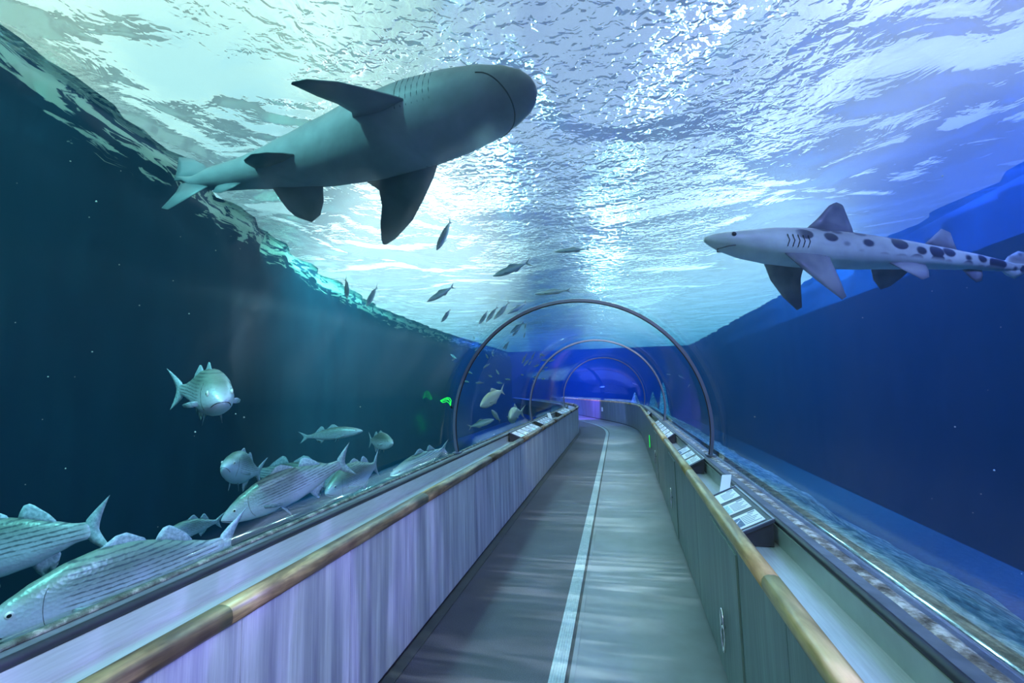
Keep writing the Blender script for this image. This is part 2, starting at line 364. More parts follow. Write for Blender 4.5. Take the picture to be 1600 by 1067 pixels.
# ------------------------------------------------------------------ structure: floor, partitions, end walls
bm = bmesh.new(); sweep(bm, [(-1.02, -0.06), (0.02, -0.06), (0.02, 0.0), (-1.02, 0.0)], S0, S1)
tag(obj('floor', bm, M['rubber']), kind='structure')
bm = bmesh.new(); sweep(bm, [(0.17, -0.06), (1.30, -0.06), (1.30, 0.0), (0.17, 0.0)], S0, S1)
tag(obj('floor_walkway', bm, M['walk']), kind='structure')
bm = bmesh.new(); sweep(bm, [(-1.02 + 0.07, 0.0), (-0.88, 0.0), (-0.88, 0.006), (-0.955, 0.012)], S0, S1)
tag(obj('trim_1', bm, M['joint']), kind='structure')
# expansion strip
strip = empty('floor_expansion_strip', S(0, 0.09, 0)); tag(strip, 'long ribbed grey metal strip with a dark joint down the middle of the floor', 'floor strip')
def local(bm, origin):
    bmesh.ops.translate(bm, verts=bm.verts, vec=-Vector(origin)); return bm
bm = bmesh.new(); sweep(bm, [(0.02, -0.05), (0.115, -0.05), (0.115, 0.004), (0.02, 0.004)], S0, S1)
for k in range(5):
    o0 = 0.030 + k * 0.017
    sweep(bm, [(o0, 0.0035), (o0 + 0.008, 0.0035), (o0 + 0.006, 0.0065), (o0 + 0.002, 0.0065)], S0, S1)
obj('ribbed_cover', local(bm, strip.location), M['strip'], strip)
bm = bmesh.new(); sweep(bm, [(0.115, -0.05), (0.14, -0.05), (0.14, -0.006), (0.115, -0.006)], S0, S1)
obj('dark_joint', local(bm, strip.location), M['joint'], strip)
bm = bmesh.new(); sweep(bm, [(0.14, -0.05), (0.17, -0.05), (0.17, 0.004), (0.14, 0.004)], S0, S1)
obj('edge_bar', local(bm, strip.location), M['walk'], strip)

# low partitions with their cladding
PANEL_SEAMS_L = [2.31 - 0.74 * k for k in range(8, 0, -1)] + [2.31 + 0.74 * k for k in range(0, 42)]
def clad(bm, F, o0, o1, seams, z0=0.03, z1=0.90):
    for a, b in zip(seams, seams[1:]):
        if b > S1: break
        sweep(bm, [(o0, z0), (o1, z0), (o1, z1), (o0, z1)], a + 0.003, b - 0.003, 0.37, F)
bm = bmesh.new(); sweep(bm, [(-1.33, -0.05), (-0.975, -0.05), (-0.975, 0.90), (-1.00, 0.90), (-1.00, 0.80), (-1.33, 0.80)], S0, S1)
for f in bm.faces: f.material_index = 1
bm2 = bmesh.new(); clad(bm2, S, -0.975, -0.955, PANEL_SEAMS_L)
me = bpy.data.meshes.new('t'); bm2.to_mesh(me); bm.from_mesh(me); bm2.free()
tag(obj('wall_left', bm, None, mats=[M['panelL'], M['black']]), kind='structure')
bm = bmesh.new()
rings(bm, [[SR(s, 1.035, -0.05), S(s, 1.34, -0.05), S(s, 1.34, 0.80), SR(s, 1.06, 0.80), SR(s, 1.06, 0.90), SR(s, 1.035, 0.90)] for s in steps(S0, S1)])
for f in bm.faces: f.material_index = 1
bm2 = bmesh.new(); clad(bm2, SR, 1.015, 1.035, [2.58 - 0.72 * k for k in range(8, 0, -1)] + [2.58 + 0.72 * k for k in range(0, 42)])
me = bpy.data.meshes.new('t2'); bm2.to_mesh(me); bm.from_mesh(me); bm2.free()
tag(obj('wall_right', bm, None, mats=[M['panelR'], M['black']]), kind='structure')
_tp = [(1.44 * math.cos(a), max(-0.04, CZ + 1.44 * math.sin(a))) for a in [2 * math.pi * k / 48 for k in range(48)]]
bm = bmesh.new(); sweep(bm, [(x_, z_) for x_, z_ in _tp], S0 - 0.15, S0); tag(obj('wall_back', bm, M['black']), kind='structure')

# acrylic tunnel in window sections
def tunnel_prof(r, n=40, z0=None):
    z0 = SILL if z0 is None else z0
    out = []
    a0 = math.asin((z0 - CZ) / r)
    for i in range(n + 1):
        a = a0 + (math.pi - 2 * a0) * i / n
        out.append((r * math.cos(a), CZ + r * math.sin(a)))
    return out
RINGS = [5.38, 10.4, 17.4]
cuts = [S0] + RINGS + [23.5, S1]
for k, (a, b) in enumerate(zip(cuts, cuts[1:])):
    bm = bmesh.new()
    inn = tunnel_prof(R_IN); out = tunnel_prof(R_IN + 0.045)[::-1]
    sweep(bm, inn + out, a + 0.02, b - 0.02, 1.0)
    o = obj('window_%d' % (k + 1), bm, M['acrylic'], smooth=False); tag(o, kind='structure')
    for p in o.data.polygons: p.use_smooth = abs(p.normal.z) < 2
# water body: tank box with the tunnel cut out of it
def tank_left(y):
    pts = [(-6, -4.9), (2.7, -5.33), (3.7, -5.6), (5.1, -5.95), (7.3, -6.8), (11.1, -8.1), (17.7, -9.7), (27, -10.4), (46, -10.6)]
    for (a, xa), (b, xb) in zip(pts, pts[1:]):
        if y <= b: return xa + (xb - xa) * (y - a) / (b - a)
    return pts[-1][1]
ys = [-6 + i for i in range(0, 53)]
def tank_right(y): return 6.6
def tank_outline(dz=0): return [Vector((tank_left(y), y, 0)) for y in ys] + [Vector((tank_right(y), y, 0)) for y in ys[::-1]]
bm = bmesh.new()
ol = tank_outline()
Vb = [bm.verts.new((p.x, p.y, -1.6)) for p in ol]; Vt = [bm.verts.new((p.x, p.y, SURF)) for p in ol]
n = len(ol)
for i in range(n):
    j = (i + 1) % n; bm.faces.new((Vb[i], Vb[j], Vt[j], Vt[i]))
bm.faces.new(Vb[::-1]); ft = bm.faces.new(Vt); ft.material_index = 1
prof = [(o, z) for o, z in tunnel_prof(R_IN + 0.05, 40, 0.90)] + [(-1.42, -0.08), (1.42, -0.08)]
tr = [[S(s, o, z) for o, z in prof] for s in steps(S0 - 0.3, S1 + 0.3)]
V = [[bm.verts.new(p) for p in r] for r in tr]
k = len(prof)
for a, b in zip(V, V[1:]):
    for i in range(k):
        j = (i + 1) % k; bm.faces.new((a[i], b[i], b[j], a[j]))
bm.faces.new(V[0]); bm.faces.new(V[-1][::-1])
nb = 2 * len(ol)
bm.verts.index_update(); bm.verts.ensure_lookup_table()
outer = [f for f in bm.faces if f.verts[0].index < nb]; inner = [f for f in bm.faces if f.verts[0].index >= nb]
bmesh.ops.recalc_face_normals(bm, faces=outer)
bmesh.ops.recalc_face_normals(bm, faces=inner)
bmesh.ops.reverse_faces(bm, faces=inner)
wat = obj('sea_water', bm, None, mats=[M['water'], M['surface']], recalc=False)
tag(wat, 'clear blue green sea water filling the tank around the tunnel', 'water', kind='stuff')

# tank shell
def wall_mesh(fn, side, top=SURF + 0.25):
    bm = bmesh.new(); rs = []
    zs = [-1.7 + (top + 1.7) * i / 30 for i in range(31)]
    yy = [-6 + 0.25 * i for i in range(209)]
    for z in zs:
        row = []
        for y in yy:
            d = 0.0
            if z > SURF - 0.9: d = min(1, (z - SURF + 0.9) / 0.5) * (0.45 * noise.noise(Vector((y * 0.55, z * 1.5, side * 7))) + 0.22 * noise.noise(Vector((y * 2.1, z * 4, side * 5))))
            row.append(Vector((fn(y) + side * (0.06 + abs(d)), y, z)))
        rs.append(row)
    rings(bm, rs, cap=False, closed=False)
    bmesh.ops.solidify(bm, geom=bm.faces[:], thickness=0.2)
    return bm
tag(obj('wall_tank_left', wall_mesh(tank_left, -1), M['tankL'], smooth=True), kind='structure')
tag(obj('wall_tank_right', wall_mesh(tank_right, 1), M['tank'], smooth=True), kind='structure')
bm = bmesh.new(); box(bm, -11, 7, 46.02, 46.3, -1.7, SURF + 0.3); tag(obj('wall_tank_far', bm, M['tank']), kind='structure')
bm = bmesh.new(); box(bm, -11, 7, -6.3, -6.02, -1.7, SURF + 0.3); tag(obj('wall_tank_near', bm, M['tank']), kind='structure')
bm = bmesh.new(); box(bm, -11, 7, -6.2, 46.2, -1.75, -1.62); tag(obj('floor_tank', bm, M['sand']), kind='structure')
#@@PART2
# ------------------------------------------------------------------ counters: handrails, ledges, sills
def sect(name, prof, s0, s1, mat, parent, F=S, d=0.5, smooth=False):
    bm = bmesh.new(); sweep(bm, prof, s0, s1, d, F)
    return obj(name, local(bm, parent.location), mat, parent, smooth)
def round_prof(cx_, cz_, hw, hh, n=14, p=0.75):
    out = []
    for i in range(n):
        a = 2 * math.pi * i / n; c, s_ = math.cos(a), math.sin(a)
        out.append((cx_ + hw * math.copysign(abs(c) ** p, c), cz_ + hh * math.copysign(abs(s_) ** p, s_)))
    return out
hl = empty('wooden_handrail', S(0, -0.97, 0.85)); tag(hl, 'worn dark brown wooden handrail capping the pale lilac left partition', 'handrail')
js = [-4.0, -2.1, -0.3, 1.5, 3.3, 5.1, 6.9, 8.7, 10.5, 12.3, 14.1, 15.9, 17.7, 19.5, 23, 27, 31]
for a, b in zip(js, js[1:]):
    sect('rail_section', round_prof(-0.975, 0.922, 0.047, 0.040), a + 0.002, b - 0.002, M['wood'], hl, smooth=True)
hr = empty('wooden_handrail', SR(0, 1.06, 0.85)); tag(hr, 'honey coloured wooden handrail capping the dark green right partition', 'handrail')
M['woodR'] = M['wood'].copy(); M['woodR'].name = 'honey_handrail_wood'
for nd in M['woodR'].node_tree.nodes:
    if nd.type == 'VALTORGB':
        cols = [(0.18, 0.13, 0.06), (0.42, 0.30, 0.13), (0.66, 0.50, 0.25)] if len(nd.color_ramp.elements) == 3 else [(0.75, 0.72, 0.65), (1.1, 1.1, 1.0)]
        for e_, c_ in zip(nd.color_ramp.elements, cols): e_.color = (*c_, 1)
jr = [-4.0, -1.6, 0.8, 2.13, 4.5, 6.9, 9.3, 11.7, 14.1, 16.5, 19, 23, 27, 31]
for a, b in zip(jr, jr[1:]):
    sect('rail_section', round_prof(1.05, 0.922, 0.040, 0.040), a + 0.002, b - 0.002, M['woodR'], hr, SR, smooth=True)

ll = empty('steel_ledge', S(0, -1.15, 0.80)); tag(ll, 'pale steel display ledge behind the left handrail, below the glass', 'ledge')
sect('ledge_top', [(-1.33, 0.80), (-1.005, 0.80), (-1.005, 0.845), (-1.03, 0.845), (-1.035, 0.838), (-1.06, 0.838), (-1.065, 0.832), (-1.33, 0.832)], S0, S1, M['steel'], ll)
sect('back_face', [(-1.35, 0.80), (-1.33, 0.832), (-1.325, 0.935), (-1.35, 0.935)], S0, S1, M['steel'], ll)
sect('rubber_seal', round_prof(-1.345, 0.948, 0.022, 0.020, 10, 1), S0, S1, M['black'], ll, smooth=True)
lr = empty('steel_ledge', S(0, 1.2, 0.80)); tag(lr, 'wide steel display ledge behind the right handrail, dusty and blue grey', 'ledge')
bm = bmesh.new()
rings(bm, [[SR(s, 1.062, 0.80), S(s, 1.34, 0.80), S(s, 1.34, 0.83), SR(s, 1.09, 0.83), SR(s, 1.085, 0.84), SR(s, 1.062, 0.84)] for s in steps(S0, S1)])
obj('ledge_top', local(bm, lr.location), M['steel'], lr)
sect('back_face', [(1.36, 0.80), (1.34, 0.82), (1.335, 0.935), (1.36, 0.935)], S0, S1, M['steeldark'], lr)
sect('rubber_seal', round_prof(1.358, 0.945, 0.020, 0.018, 10, 1), S0, S1, M['black'], lr, smooth=True)
# concrete sills carrying the acrylic, with crust along the glass
M['sill'] = simple('lilac_grey_sill', (0.15, 0.16, 0.21), 0.5, 0, 0.3, 9)
for side, nm in ((-1, 'left'), (1, 'right')):
    bm = bmesh.new(); sweep(bm, [(side * 1.355, 0.60), (side * 1.545, 0.60), (side * 1.545, 0.93), (side * 1.355, 0.955)], S0, S1, 0.5)
    tag(obj('trim_sill_' + nm, bm, M['sill']), kind='structure')
def bead(name, off0, z0, wid, hei, mat, s0, s1, seed, parent=None):
    bm = bmesh.new(); rs = []
    s = s0
    while s < s1:
        a = noise.noise(Vector((s * 1.7, seed, 0))); b = 0.5 * noise.noise(Vector((s * 5.3, seed, 5)))
        w_ = wid * (1 + 0.35 * a + 0.3 * b); h_ = hei * (1 + 0.4 * b + 0.2 * a)
        rs.append([S(s, off0 + w_ * math.cos(q), z0 + h_ * math.sin(q) * (1 if math.sin(q) > 0 else 0.3)) for q in [2 * math.pi * k / 10 for k in range(10)]])
        s += 0.05 if s < 8 else 0.15
    rings(bm, rs); return obj(name, bm, mat, parent, smooth=True)
tag(bead('algae_bead', -1.475, 0.945, 0.022, 0.014, M['crust'], -1, 20, 1.0), 'lumpy grey green crust line along the foot of the left glass', 'algae', kind='stuff')
tag(bead('algae_bead', 1.462, 0.938, 0.034, 0.010, M['crustR'], -1, 20, 2.0), 'brown and white crust line along the foot of the right glass', 'algae', kind='stuff')
# submerged ledge outside the glass
def ledge(side, prof, mat, name, s0=-2, s1=22):
    bm = bmesh.new(); rs = []
    s = s0
    while s < s1:
        r_ = []
        for (o, z) in prof:
            d = noise.noise(Vector((s * 1.3, o * 2, side * 3))) * 0.07 + noise.noise(Vector((s * 4, o * 5, side))) * 0.025
            r_.append(S(s, side * (o + d * (o > 1.7)), z + d * (o > 1.7)))
        rs.append(r_); s += 0.12
    rings(bm, rs, cap=False, closed=False)
    bmesh.ops.solidify(bm, geom=bm.faces[:], thickness=0.04)
    return tag(obj(name, bm, mat, smooth=True), kind='structure')
ledge(1, [(1.605, 0.90), (1.66, 0.90), (1.75, 0.86), (1.9, 0.76), (2.1, 0.66), (2.35, 0.55), (2.6, 0.40), (2.8, 0.1), (2.9, -0.6), (2.95, -1.6)], M['rock'], 'floor_ledge_right')
ledge(-1, [(1.605, 0.88), (1.66, 0.80), (1.70, 0.3), (1.9, -0.3), (2.4, -0.5), (2.9, -0.7), (3.2, -1.0), (3.3, -1.3), (3.35, -1.6)], M['rock'], 'floor_ledge_left')

# joint rings of the acrylic tunnel
rlabels = ['large polished grey ring arching over the corridor nearest the camera', 'middle arch ring of the tunnel, seen through the first ring', 'small dark far arch ring where the corridor turns left']
for s, lb, hw in zip(RINGS, rlabels, (0.020, 0.030, 0.03)):
    r = empty('tunnel_ring', S(s, 0, SILL - 0.005)); tag(r, lb, 'arch ring')
    sect('ring_band', tunnel_prof(1.497, 64, 0.952) + tunnel_prof(1.465, 64, 0.952)[::-1], s - hw, s + hw, M['ringgrey'], r)
    sect('seal_strip', tunnel_prof(1.468, 64, 0.952) + tunnel_prof(1.457, 64, 0.952)[::-1], s - hw * 0.35, s + hw * 0.35, M['black'], r)
    for sd in (-1, 1):
        bm = bmesh.new(); sweep(bm, [(sd * 1.40, 0.953), (sd * 1.50, 0.948), (sd * 1.50, 0.965), (sd * 1.40, 0.970)], s - 0.05, s + 0.05)
        obj('foot_plate', local(bm, r.location), M['ringgrey'], r)

# ------------------------------------------------------------------ species sign racks
def rack(side, s0, s1, ncards, label, inner, outer, z_in=0.885, z_out=0.985, body='sign_frame', first_pic=0):
    F = S
    r = empty('species_sign_rack', F((s0 + s1) / 2, side * (inner + outer) / 2, 0.832)); tag(r, label, 'sign rack')
    def P(s, t, h=0.0):
        return F(s, side * (inner + (outer - inner) * t), z_in + (z_out - z_in) * t + h)
    def slab(bm, sa, sb, ta, tb, h0, h1):
        q = []
        for h in (h0, h1):
            q.append([P(sa, ta, h), P(sb, ta, h), P(sb, tb, h), P(sa, tb, h)])
        rings(bm, q)
    bm = bmesh.new(); slab(bm, s0, s1, 0, 1, -0.016, 0)
    fr = obj('frame_board', local(bm, r.location), M['sign_frame'], r)
    for sa in (s0 + 0.01, s1 - 0.04):
        bm = bmesh.new()
        b0 = [F(sa, side * (inner + 0.01), 0.833), F(sa, side * (outer - 0.01), 0.833), P(sa, 0.97, -0.017), P(sa, 0.03, -0.017)]
        b1 = [F(sa + 0.03, side * (inner + 0.01), 0.833), F(sa + 0.03, side * (outer - 0.01), 0.833), P(sa + 0.03, 0.97, -0.017), P(sa + 0.03, 0.03, -0.017)]
        rings(bm, [b0, b1])
        obj('support_bracket', local(bm, r.location), M['black'], r)
    bm = bmesh.new()
    prism(bm, [P(s0, 0, 0), P(s0, 1, 0), P(s1, 1, 0), P(s1, 0, 0), P(s1 - 0.012, 0, 0), P(s1 - 0.012, 0.955, 0), P(s0 + 0.012, 0.955, 0), P(s0 + 0.012, 0, 0)], 0.006)
    obj('frame_rim', local(bm, r.location), M['ringgrey'], r)
    w_ = (s1 - s0 - 0.03) / ncards
    for k in range(ncards):
        a = s0 + 0.015 + k * w_ + 0.12 * w_; b = a + 0.76 * w_
        bm = bmesh.new(); slab(bm, a, b, 0.05, 0.84, 0.001, 0.004)
        c = obj('species_card', local(bm, r.location), M['sign_white'], r)
        bm = bmesh.new()
        dl = (b - a) * 0.035; q = [(a + (b - a) * 0.15, 0.405)]
        for j in range(6):
            u = a + (b - a) * (0.15 + 0.12 * j); te = 0.80 - 0.07 * ((j * 5 + k) % 3)
            q += [(u, te), (u + dl, te), (u + dl, 0.41)] + ([(u + (b - a) * 0.12, 0.41)] if j < 5 else [])
        q += [(a + (b - a) * 0.75 + dl, 0.405)]
        prism(bm, [P(u, t, 0.0042) for u, t in q], 0.0006)
        c2 = obj('printed_lines', local(bm, r.location), M['ink'], None); c2.parent = c
        bm = bmesh.new(); slab(bm, b - (b - a) * 0.13, b - (b - a) * 0.06, 0.62, 0.80, 0.0042, 0.0048)
        c2 = obj('printed_title', local(bm, r.location), M['ink'], None); c2.parent = c
        bm = bmesh.new()
        if (k + first_pic) % 3 == 0: slab(bm, a + (b - a) * 0.12, b - (b - a) * 0.2, 0.09, 0.38, 0.0042, 0.0048); mm = M['pic']
        elif (k + first_pic) % 3 == 1: slab(bm, a + (b - a) * 0.12, b - (b - a) * 0.12, 0.08, 0.36, 0.0042, 0.0048); mm = M['picteal']
        else: slab(bm, a + (b - a) * 0.3, b - (b - a) * 0.35, 0.10, 0.24, 0.0042, 0.0048); mm = M['pic']
        c3 = obj('printed_picture', local(bm, r.location), mm, None); c3.parent = c
        if (k + first_pic) % 3 == 0:
            bm = bmesh.new(); mid = (a + b) / 2
            q0 = [P(mid - (b - a) * 0.10, 0.11, 0.0052), P(mid - (b - a) * 0.02, 0.17, 0.0052), P(mid + (b - a) * 0.03, 0.24, 0.0052), P(mid + (b - a) * 0.12, 0.36, 0.0052), P(mid - (b - a) * 0.03, 0.26, 0.0052), P(mid - (b - a) * 0.13, 0.2, 0.0052)]
            q1 = [p + Vector((0, 0, 0.0006)) for p in q0]
            rings(bm, [q0, q1]); c4 = obj('fish_drawing', local(bm, r.location), M['sign_white'], None); c4.parent = c
    return r
rack(1, 2.86, 3.72, 3, 'nearest right hand sign rack with three large white species cards', 1.10, 1.315)
rack(1, 4.98, 6.05, 3, 'three card sign rack behind the nearest one on the right ledge', 1.135, 1.32, first_pic=1)
rack(1, 7.4, 10.2, 6, 'six card sign rack on the right ledge, before the corridor bend', 1.17, 1.32)
rack(-1, 7.5, 9.45, 5, 'five card sign rack, nearest one on the left ledge', 1.06, 1.31, first_pic=1)
rack(-1, 9.95, 11.4, 4, 'short sign rack further along the left ledge with a card sticking up', 1.06, 1.31)
rack(-1, 13.4, 15.8, 3, 'last sign rack on the left ledge near the end of the rail', 1.06, 1.31)
rack(1, 12.6, 13.6, 2, 'small pale sign rack at the bend, furthest on the right ledge', 1.22, 1.33)
def loose_card(P0, P1, wdt, label):
    d = (P1 - P0); side = d.cross(Vector((0.8, 0.6, 0.1))).normalized(); side = Vector((0.95, 0.30, 0)).normalized() * wdt
    nrm = d.cross(side).normalized() * 0.004
    bm = bmesh.new(); rings(bm, [[P0, P0 + side, P0 + side + nrm, P0 + nrm], [P1, P1 + side, P1 + side + nrm, P1 + nrm]])
    r = empty('leaning_card', P0); tag(r, label, 'card')
    obj('card_sheet', local(bm, P0), M['sign_white'], r)
    for j in range(3):
        bm = bmesh.new(); a = P0 + d * (0.2 + 0.2 * j) + side * 0.2 + nrm * 1.1; rings(bm, [[a, a + side * 0.6, a + side * 0.6 + nrm * 0.2, a + nrm * 0.2], [a + d * 0.06, a + d * 0.06 + side * 0.6, a + d * 0.06 + side * 0.6 + nrm * 0.2, a + d * 0.06 + nrm * 0.2]])
        obj('printed_line', local(bm, P0), M['ink'], r)
loose_card(Vector((0.70, 3.80, 0.834)), Vector((0.79, 4.05, 1.0)), 0.08, 'small white card leaning up behind the nearest right sign rack')
loose_card(S(11.5, -1.20, 0.833), S(11.75, -1.31, 1.05), 0.09, 'tiny white card standing up beyond the short left sign rack')

# ------------------------------------------------------------------ cabinet doors with ring pulls on the right partition
def door(s0, s1, label, hy, hz):
    r = empty('cabinet_door', SR(s0, 1.012, 0.03)); tag(r, label, 'cabinet door')
    bm = bmesh.new(); sweep(bm, [(1.006, 0.04), (1.014, 0.04), (1.014, 0.875), (1.006, 0.875)], s0 + 0.006, s1 - 0.006, 0.4, SR)
    obj('door_leaf', local(bm, r.location), M['panelR'], r)
    c = SR(hy, 0.985, hz)
    bm = bmesh.new()
    tube(bm, [c + Vector((0, 0.040 * math.cos(a), 0.115 * math.sin(a))) for a in [2 * math.pi * k / 28 for k in range(29)]], 0.0065, 8, False)
    h = obj('ring_pull', local(bm, r.location), M['chrome'], r, smooth=True)
    bm = bmesh.new(); tube(bm, [c + Vector((0.021, 0.042, 0)), c + Vector((-0.004, 0.040, 0))], 0.010, 10)
    p = obj('pull_mount', local(bm, r.location), M['chrome'], None, smooth=True); p.parent = h
door(2.58, 3.30, 'dark green cabinet door with chrome ring pull nearest the camera', 2.94, 0.34)
door(5.46, 6.18, 'cabinet door with ring pull below the second right sign rack', 5.83, 0.39)
door(8.34, 9.06, 'cabinet door with small ring pull below the six card rack', 8.60, 0.45)

# green marker light, then a green reflection built as a glowing shape
g = empty('green_marker_light', SR(10.7, 1.0, 0.43)); tag(g, 'thin glowing green light strip low on the right partition', 'light')
bm = bmesh.new(); c = SR(10.7, 1.006, 0.0)
vs = box(bm, c.x - 0.012, c.x, c.y - 0.05, c.y + 0.05, 0.34, 0.60); obj('glowing_lens', local(bm, g.location), M['green'], g)
bm = bmesh.new(); box(bm, c.x - 0.006, c.x + 0.002, c.y - 0.06, c.y + 0.06, 0.33, 0.61); obj('lamp_housing', local(bm, g.location), M['black'], g)
g = empty('green_reflection_squiggle', at(704, 634, 5.13)); tag(g, 'bright green curved squiggle, a reflection built as a glowing shape, beside the left leg of the big ring', 'light')
curves = [[(688, 626), (694, 623), (699, 621), (703, 622), (705, 626), (704, 633)], [(689, 627), (695, 625), (700, 624), (703, 627), (704, 632)], [(688, 626), (692, 629), (698, 627), (702, 630), (704, 634)], [(690, 625), (697, 622), (702, 624)]]
bm = bmesh.new()
for cv in curves: tube(bm, [at(x, y, 5.13) for x, y in cv], 0.0045, 6)
obj('glowing_reflection', local(bm, g.location), M['green'], g)
bm = bmesh.new(); tube(bm, [at(704, 633, 5.13), at(706, 637, 5.2)], 0.012, 6); obj('added_clip', local(bm, g.location), M['black'], g)  # dark clip added only to carry the reflection shape
# wall socket on the far curved wall
so = empty('wall_socket', SR(23.0, 1.0, 0.5)); tag(so, 'small white socket plate on the violet lit far wall', 'socket')
a, b = SR(22.9, 1.0, 0), SR(23.1, 1.0, 0); bm = bmesh.new()
rings(bm, [[a + Vector((0, 0, .42)), b + Vector((0, 0, .42)), b + Vector((0, 0, .62)), a + Vector((0, 0, .62))], [p + Vector((-.012, -.008, 0)) for p in [a + Vector((0, 0, .42)), b + Vector((0, 0, .42)), b + Vector((0, 0, .62)), a + Vector((0, 0, .62))]]])
obj('cover_plate', local(bm, so.location), M['sign_white'], so)
#@@FISH
# ------------------------------------------------------------------ fish (modelled 1 unit long, nose at x=+0.5, back towards +z)
def M3(nt, a, b, fac=None, mode='MIX'):
    mx = N(nt, 'ShaderNodeMix', data_type='RGBA', blend_type=mode)
    if fac is None: mx.inputs[0].default_value = 1
    else: L(nt, fac, mx.inputs[0])
    for k, q in ((6, a), (7, b)):
        if isinstance(q, tuple): mx.inputs[k].default_value = (*q, 1)
        else: L(nt, q, mx.inputs[k])
    return mx.outputs[2]
def mathn(nt, op, a, b=None, clamp=False):
    n = N(nt, 'ShaderNodeMath', operation=op); n.use_clamp = clamp
    for k, q in ((0, a), (1, b)):
        if q is None: continue
        if isinstance(q, (int, float)): n.inputs[k].default_value = q
        else: L(nt, q, n.inputs[k])
    return n.outputs[0]
def maprange(nt, v, a, b, c=0, d=1):
    n = N(nt, 'ShaderNodeMapRange'); L(nt, v, n.inputs[0])
    for k, q in zip((1, 2, 3, 4), (a, b, c, d)): n.inputs[k].default_value = q
    return n.outputs[0]
def fish_mat(name, back, belly, z0=-0.03, z1=0.06, stripes=None, scales=True, rough=0.38, metal=0.25, spots=None):
    mt, nt = nmat(name); b = bsdf(nt, rough, metal)
    tc = N(nt, 'ShaderNodeTexCoord'); o = tc.outputs['Object']; sp = N(nt, 'ShaderNodeSeparateXYZ'); L(nt, o, sp.inputs[0])
    x, y, z = sp.outputs
    nz = noi(nt, o, 9, 4)
    zz = mathn(nt, 'ADD', z, mathn(nt, 'MULTIPLY', mathn(nt, 'SUBTRACT', nz.outputs[0], 0.5), 0.03))
    col = M3(nt, belly, back, maprange(nt, zz, z0, z1))
    if stripes:
        mp = N(nt, 'ShaderNodeMapping'); mp.inputs['Scale'].default_value = (34, 6, 90); L(nt, o, mp.inputs[0])
        dash = noi(nt, mp.outputs[0], 1.0, 2)
        wv = mathn(nt, 'SINE', mathn(nt, 'MULTIPLY', mathn(nt, 'ADD', z, mathn(nt, 'MULTIPLY', mathn(nt, 'MULTIPLY', x, x), -0.06)), 2 * math.pi / stripes))
        st = maprange(nt, mathn(nt, 'ADD', wv, mathn(nt, 'MULTIPLY', mathn(nt, 'SUBTRACT', dash.outputs[0], 0.5), 3.0)), 0.25, 0.95)
        msk = mathn(nt, 'MULTIPLY', maprange(nt, x, 0.27, 0.22), maprange(nt, z, -0.060, -0.015))
        msk = mathn(nt, 'MULTIPLY', msk, maprange(nt, x, -0.42, -0.34))
        col = M3(nt, col, (0.05, 0.07, 0.10), mathn(nt, 'MULTIPLY', mathn(nt, 'MULTIPLY', st, msk), 0.70))
    if spots:
        dd = mathn(nt, 'MAXIMUM', mathn(nt, 'SUBTRACT', 0.02, x), 0.0); zl = mathn(nt, 'SUBTRACT', z, mathn(nt, 'MULTIPLY', mathn(nt, 'MULTIPLY', dd, dd), 0.03))
        vo = N(nt, 'ShaderNodeTexVoronoi'); mp = N(nt, 'ShaderNodeMapping'); mp.inputs['Scale'].default_value = (19, 0.01, 30); L(nt, o, mp.inputs[0])
        L(nt, mp.outputs[0], vo.inputs['Vector']); vo.inputs['Scale'].default_value = 1.0; vo.inputs['Randomness'].default_value = 0.55
        st = mathn(nt, 'MULTIPLY', maprange(nt, vo.outputs['Distance'], 0.50, 0.42), mathn(nt, 'MULTIPLY', maprange(nt, zl, -0.016, -0.006), maprange(nt, x, 0.31, 0.28)))
        col = M3(nt, col, spots, st)
    if not scales:
        mo = noi(nt, o, 5, 6, 0.7, 0.5); mr_ = ramp(nt, [(0.35, (0.78,) * 3), (0.65, (1.18,) * 3)], mo.outputs[0])
        col = M3(nt, col, mr_.outputs[0], None, 'MULTIPLY')
        bp = N(nt, 'ShaderNodeBump'); bp.inputs['Strength'].default_value = 0.25; bp.inputs['Distance'].default_value = 0.004
        fn = noi(nt, o, 160, 2); L(nt, fn.outputs[0], bp.inputs['Height']); L(nt, bp.outputs[0], b.inputs['Normal'])
    L(nt, col, b.inputs['Base Color'])
    if scales:
        vo = N(nt, 'ShaderNodeTexVoronoi'); mp = N(nt, 'ShaderNodeMapping'); mp.inputs['Scale'].default_value = (70, 40, 70); L(nt, o, mp.inputs[0])
        L(nt, mp.outputs[0], vo.inputs['Vector']); vo.inputs['Scale'].default_value = 1.0
        bp = N(nt, 'ShaderNodeBump'); bp.inputs['Strength'].default_value = 0.35; bp.inputs['Distance'].default_value = 0.004
        L(nt, vo.outputs['Distance'], bp.inputs['Height']); L(nt, bp.outputs[0], b.inputs['Normal'])
    return mt
def fin_mat(name, a, bcol, ray=70):
    mt, nt = nmat(name); b = bsdf(nt, 0.45)
    v = coords(nt, 'Object', (ray, 8, ray)); n = noi(nt, v, 1.0, 2)
    r = ramp(nt, [(0.35, a), (0.65, bcol)], n.outputs[0]); L(nt, r.outputs[0], b.inputs['Base Color']); return mt
M['bass'] = fish_mat('striped_bass_skin', (0.24, 0.32, 0.29), (0.74, 0.82, 0.95), -0.02, 0.085, stripes=0.021)
M['bass_fin'] = fin_mat('bass_fin', (0.30, 0.42, 0.50), (0.55, 0.68, 0.78))
M['silver'] = fish_mat('silver_fish_skin', (0.16, 0.24, 0.30), (0.62, 0.70, 0.74), -0.01, 0.05, metal=0.4)
M['silver_fin'] = fin_mat('silver_fin', (0.22, 0.30, 0.34), (0.42, 0.50, 0.54))
M['bream'] = fish_mat('bream_skin', (0.55, 0.55, 0.38), (0.85, 0.86, 0.82), -0.02, 0.12)
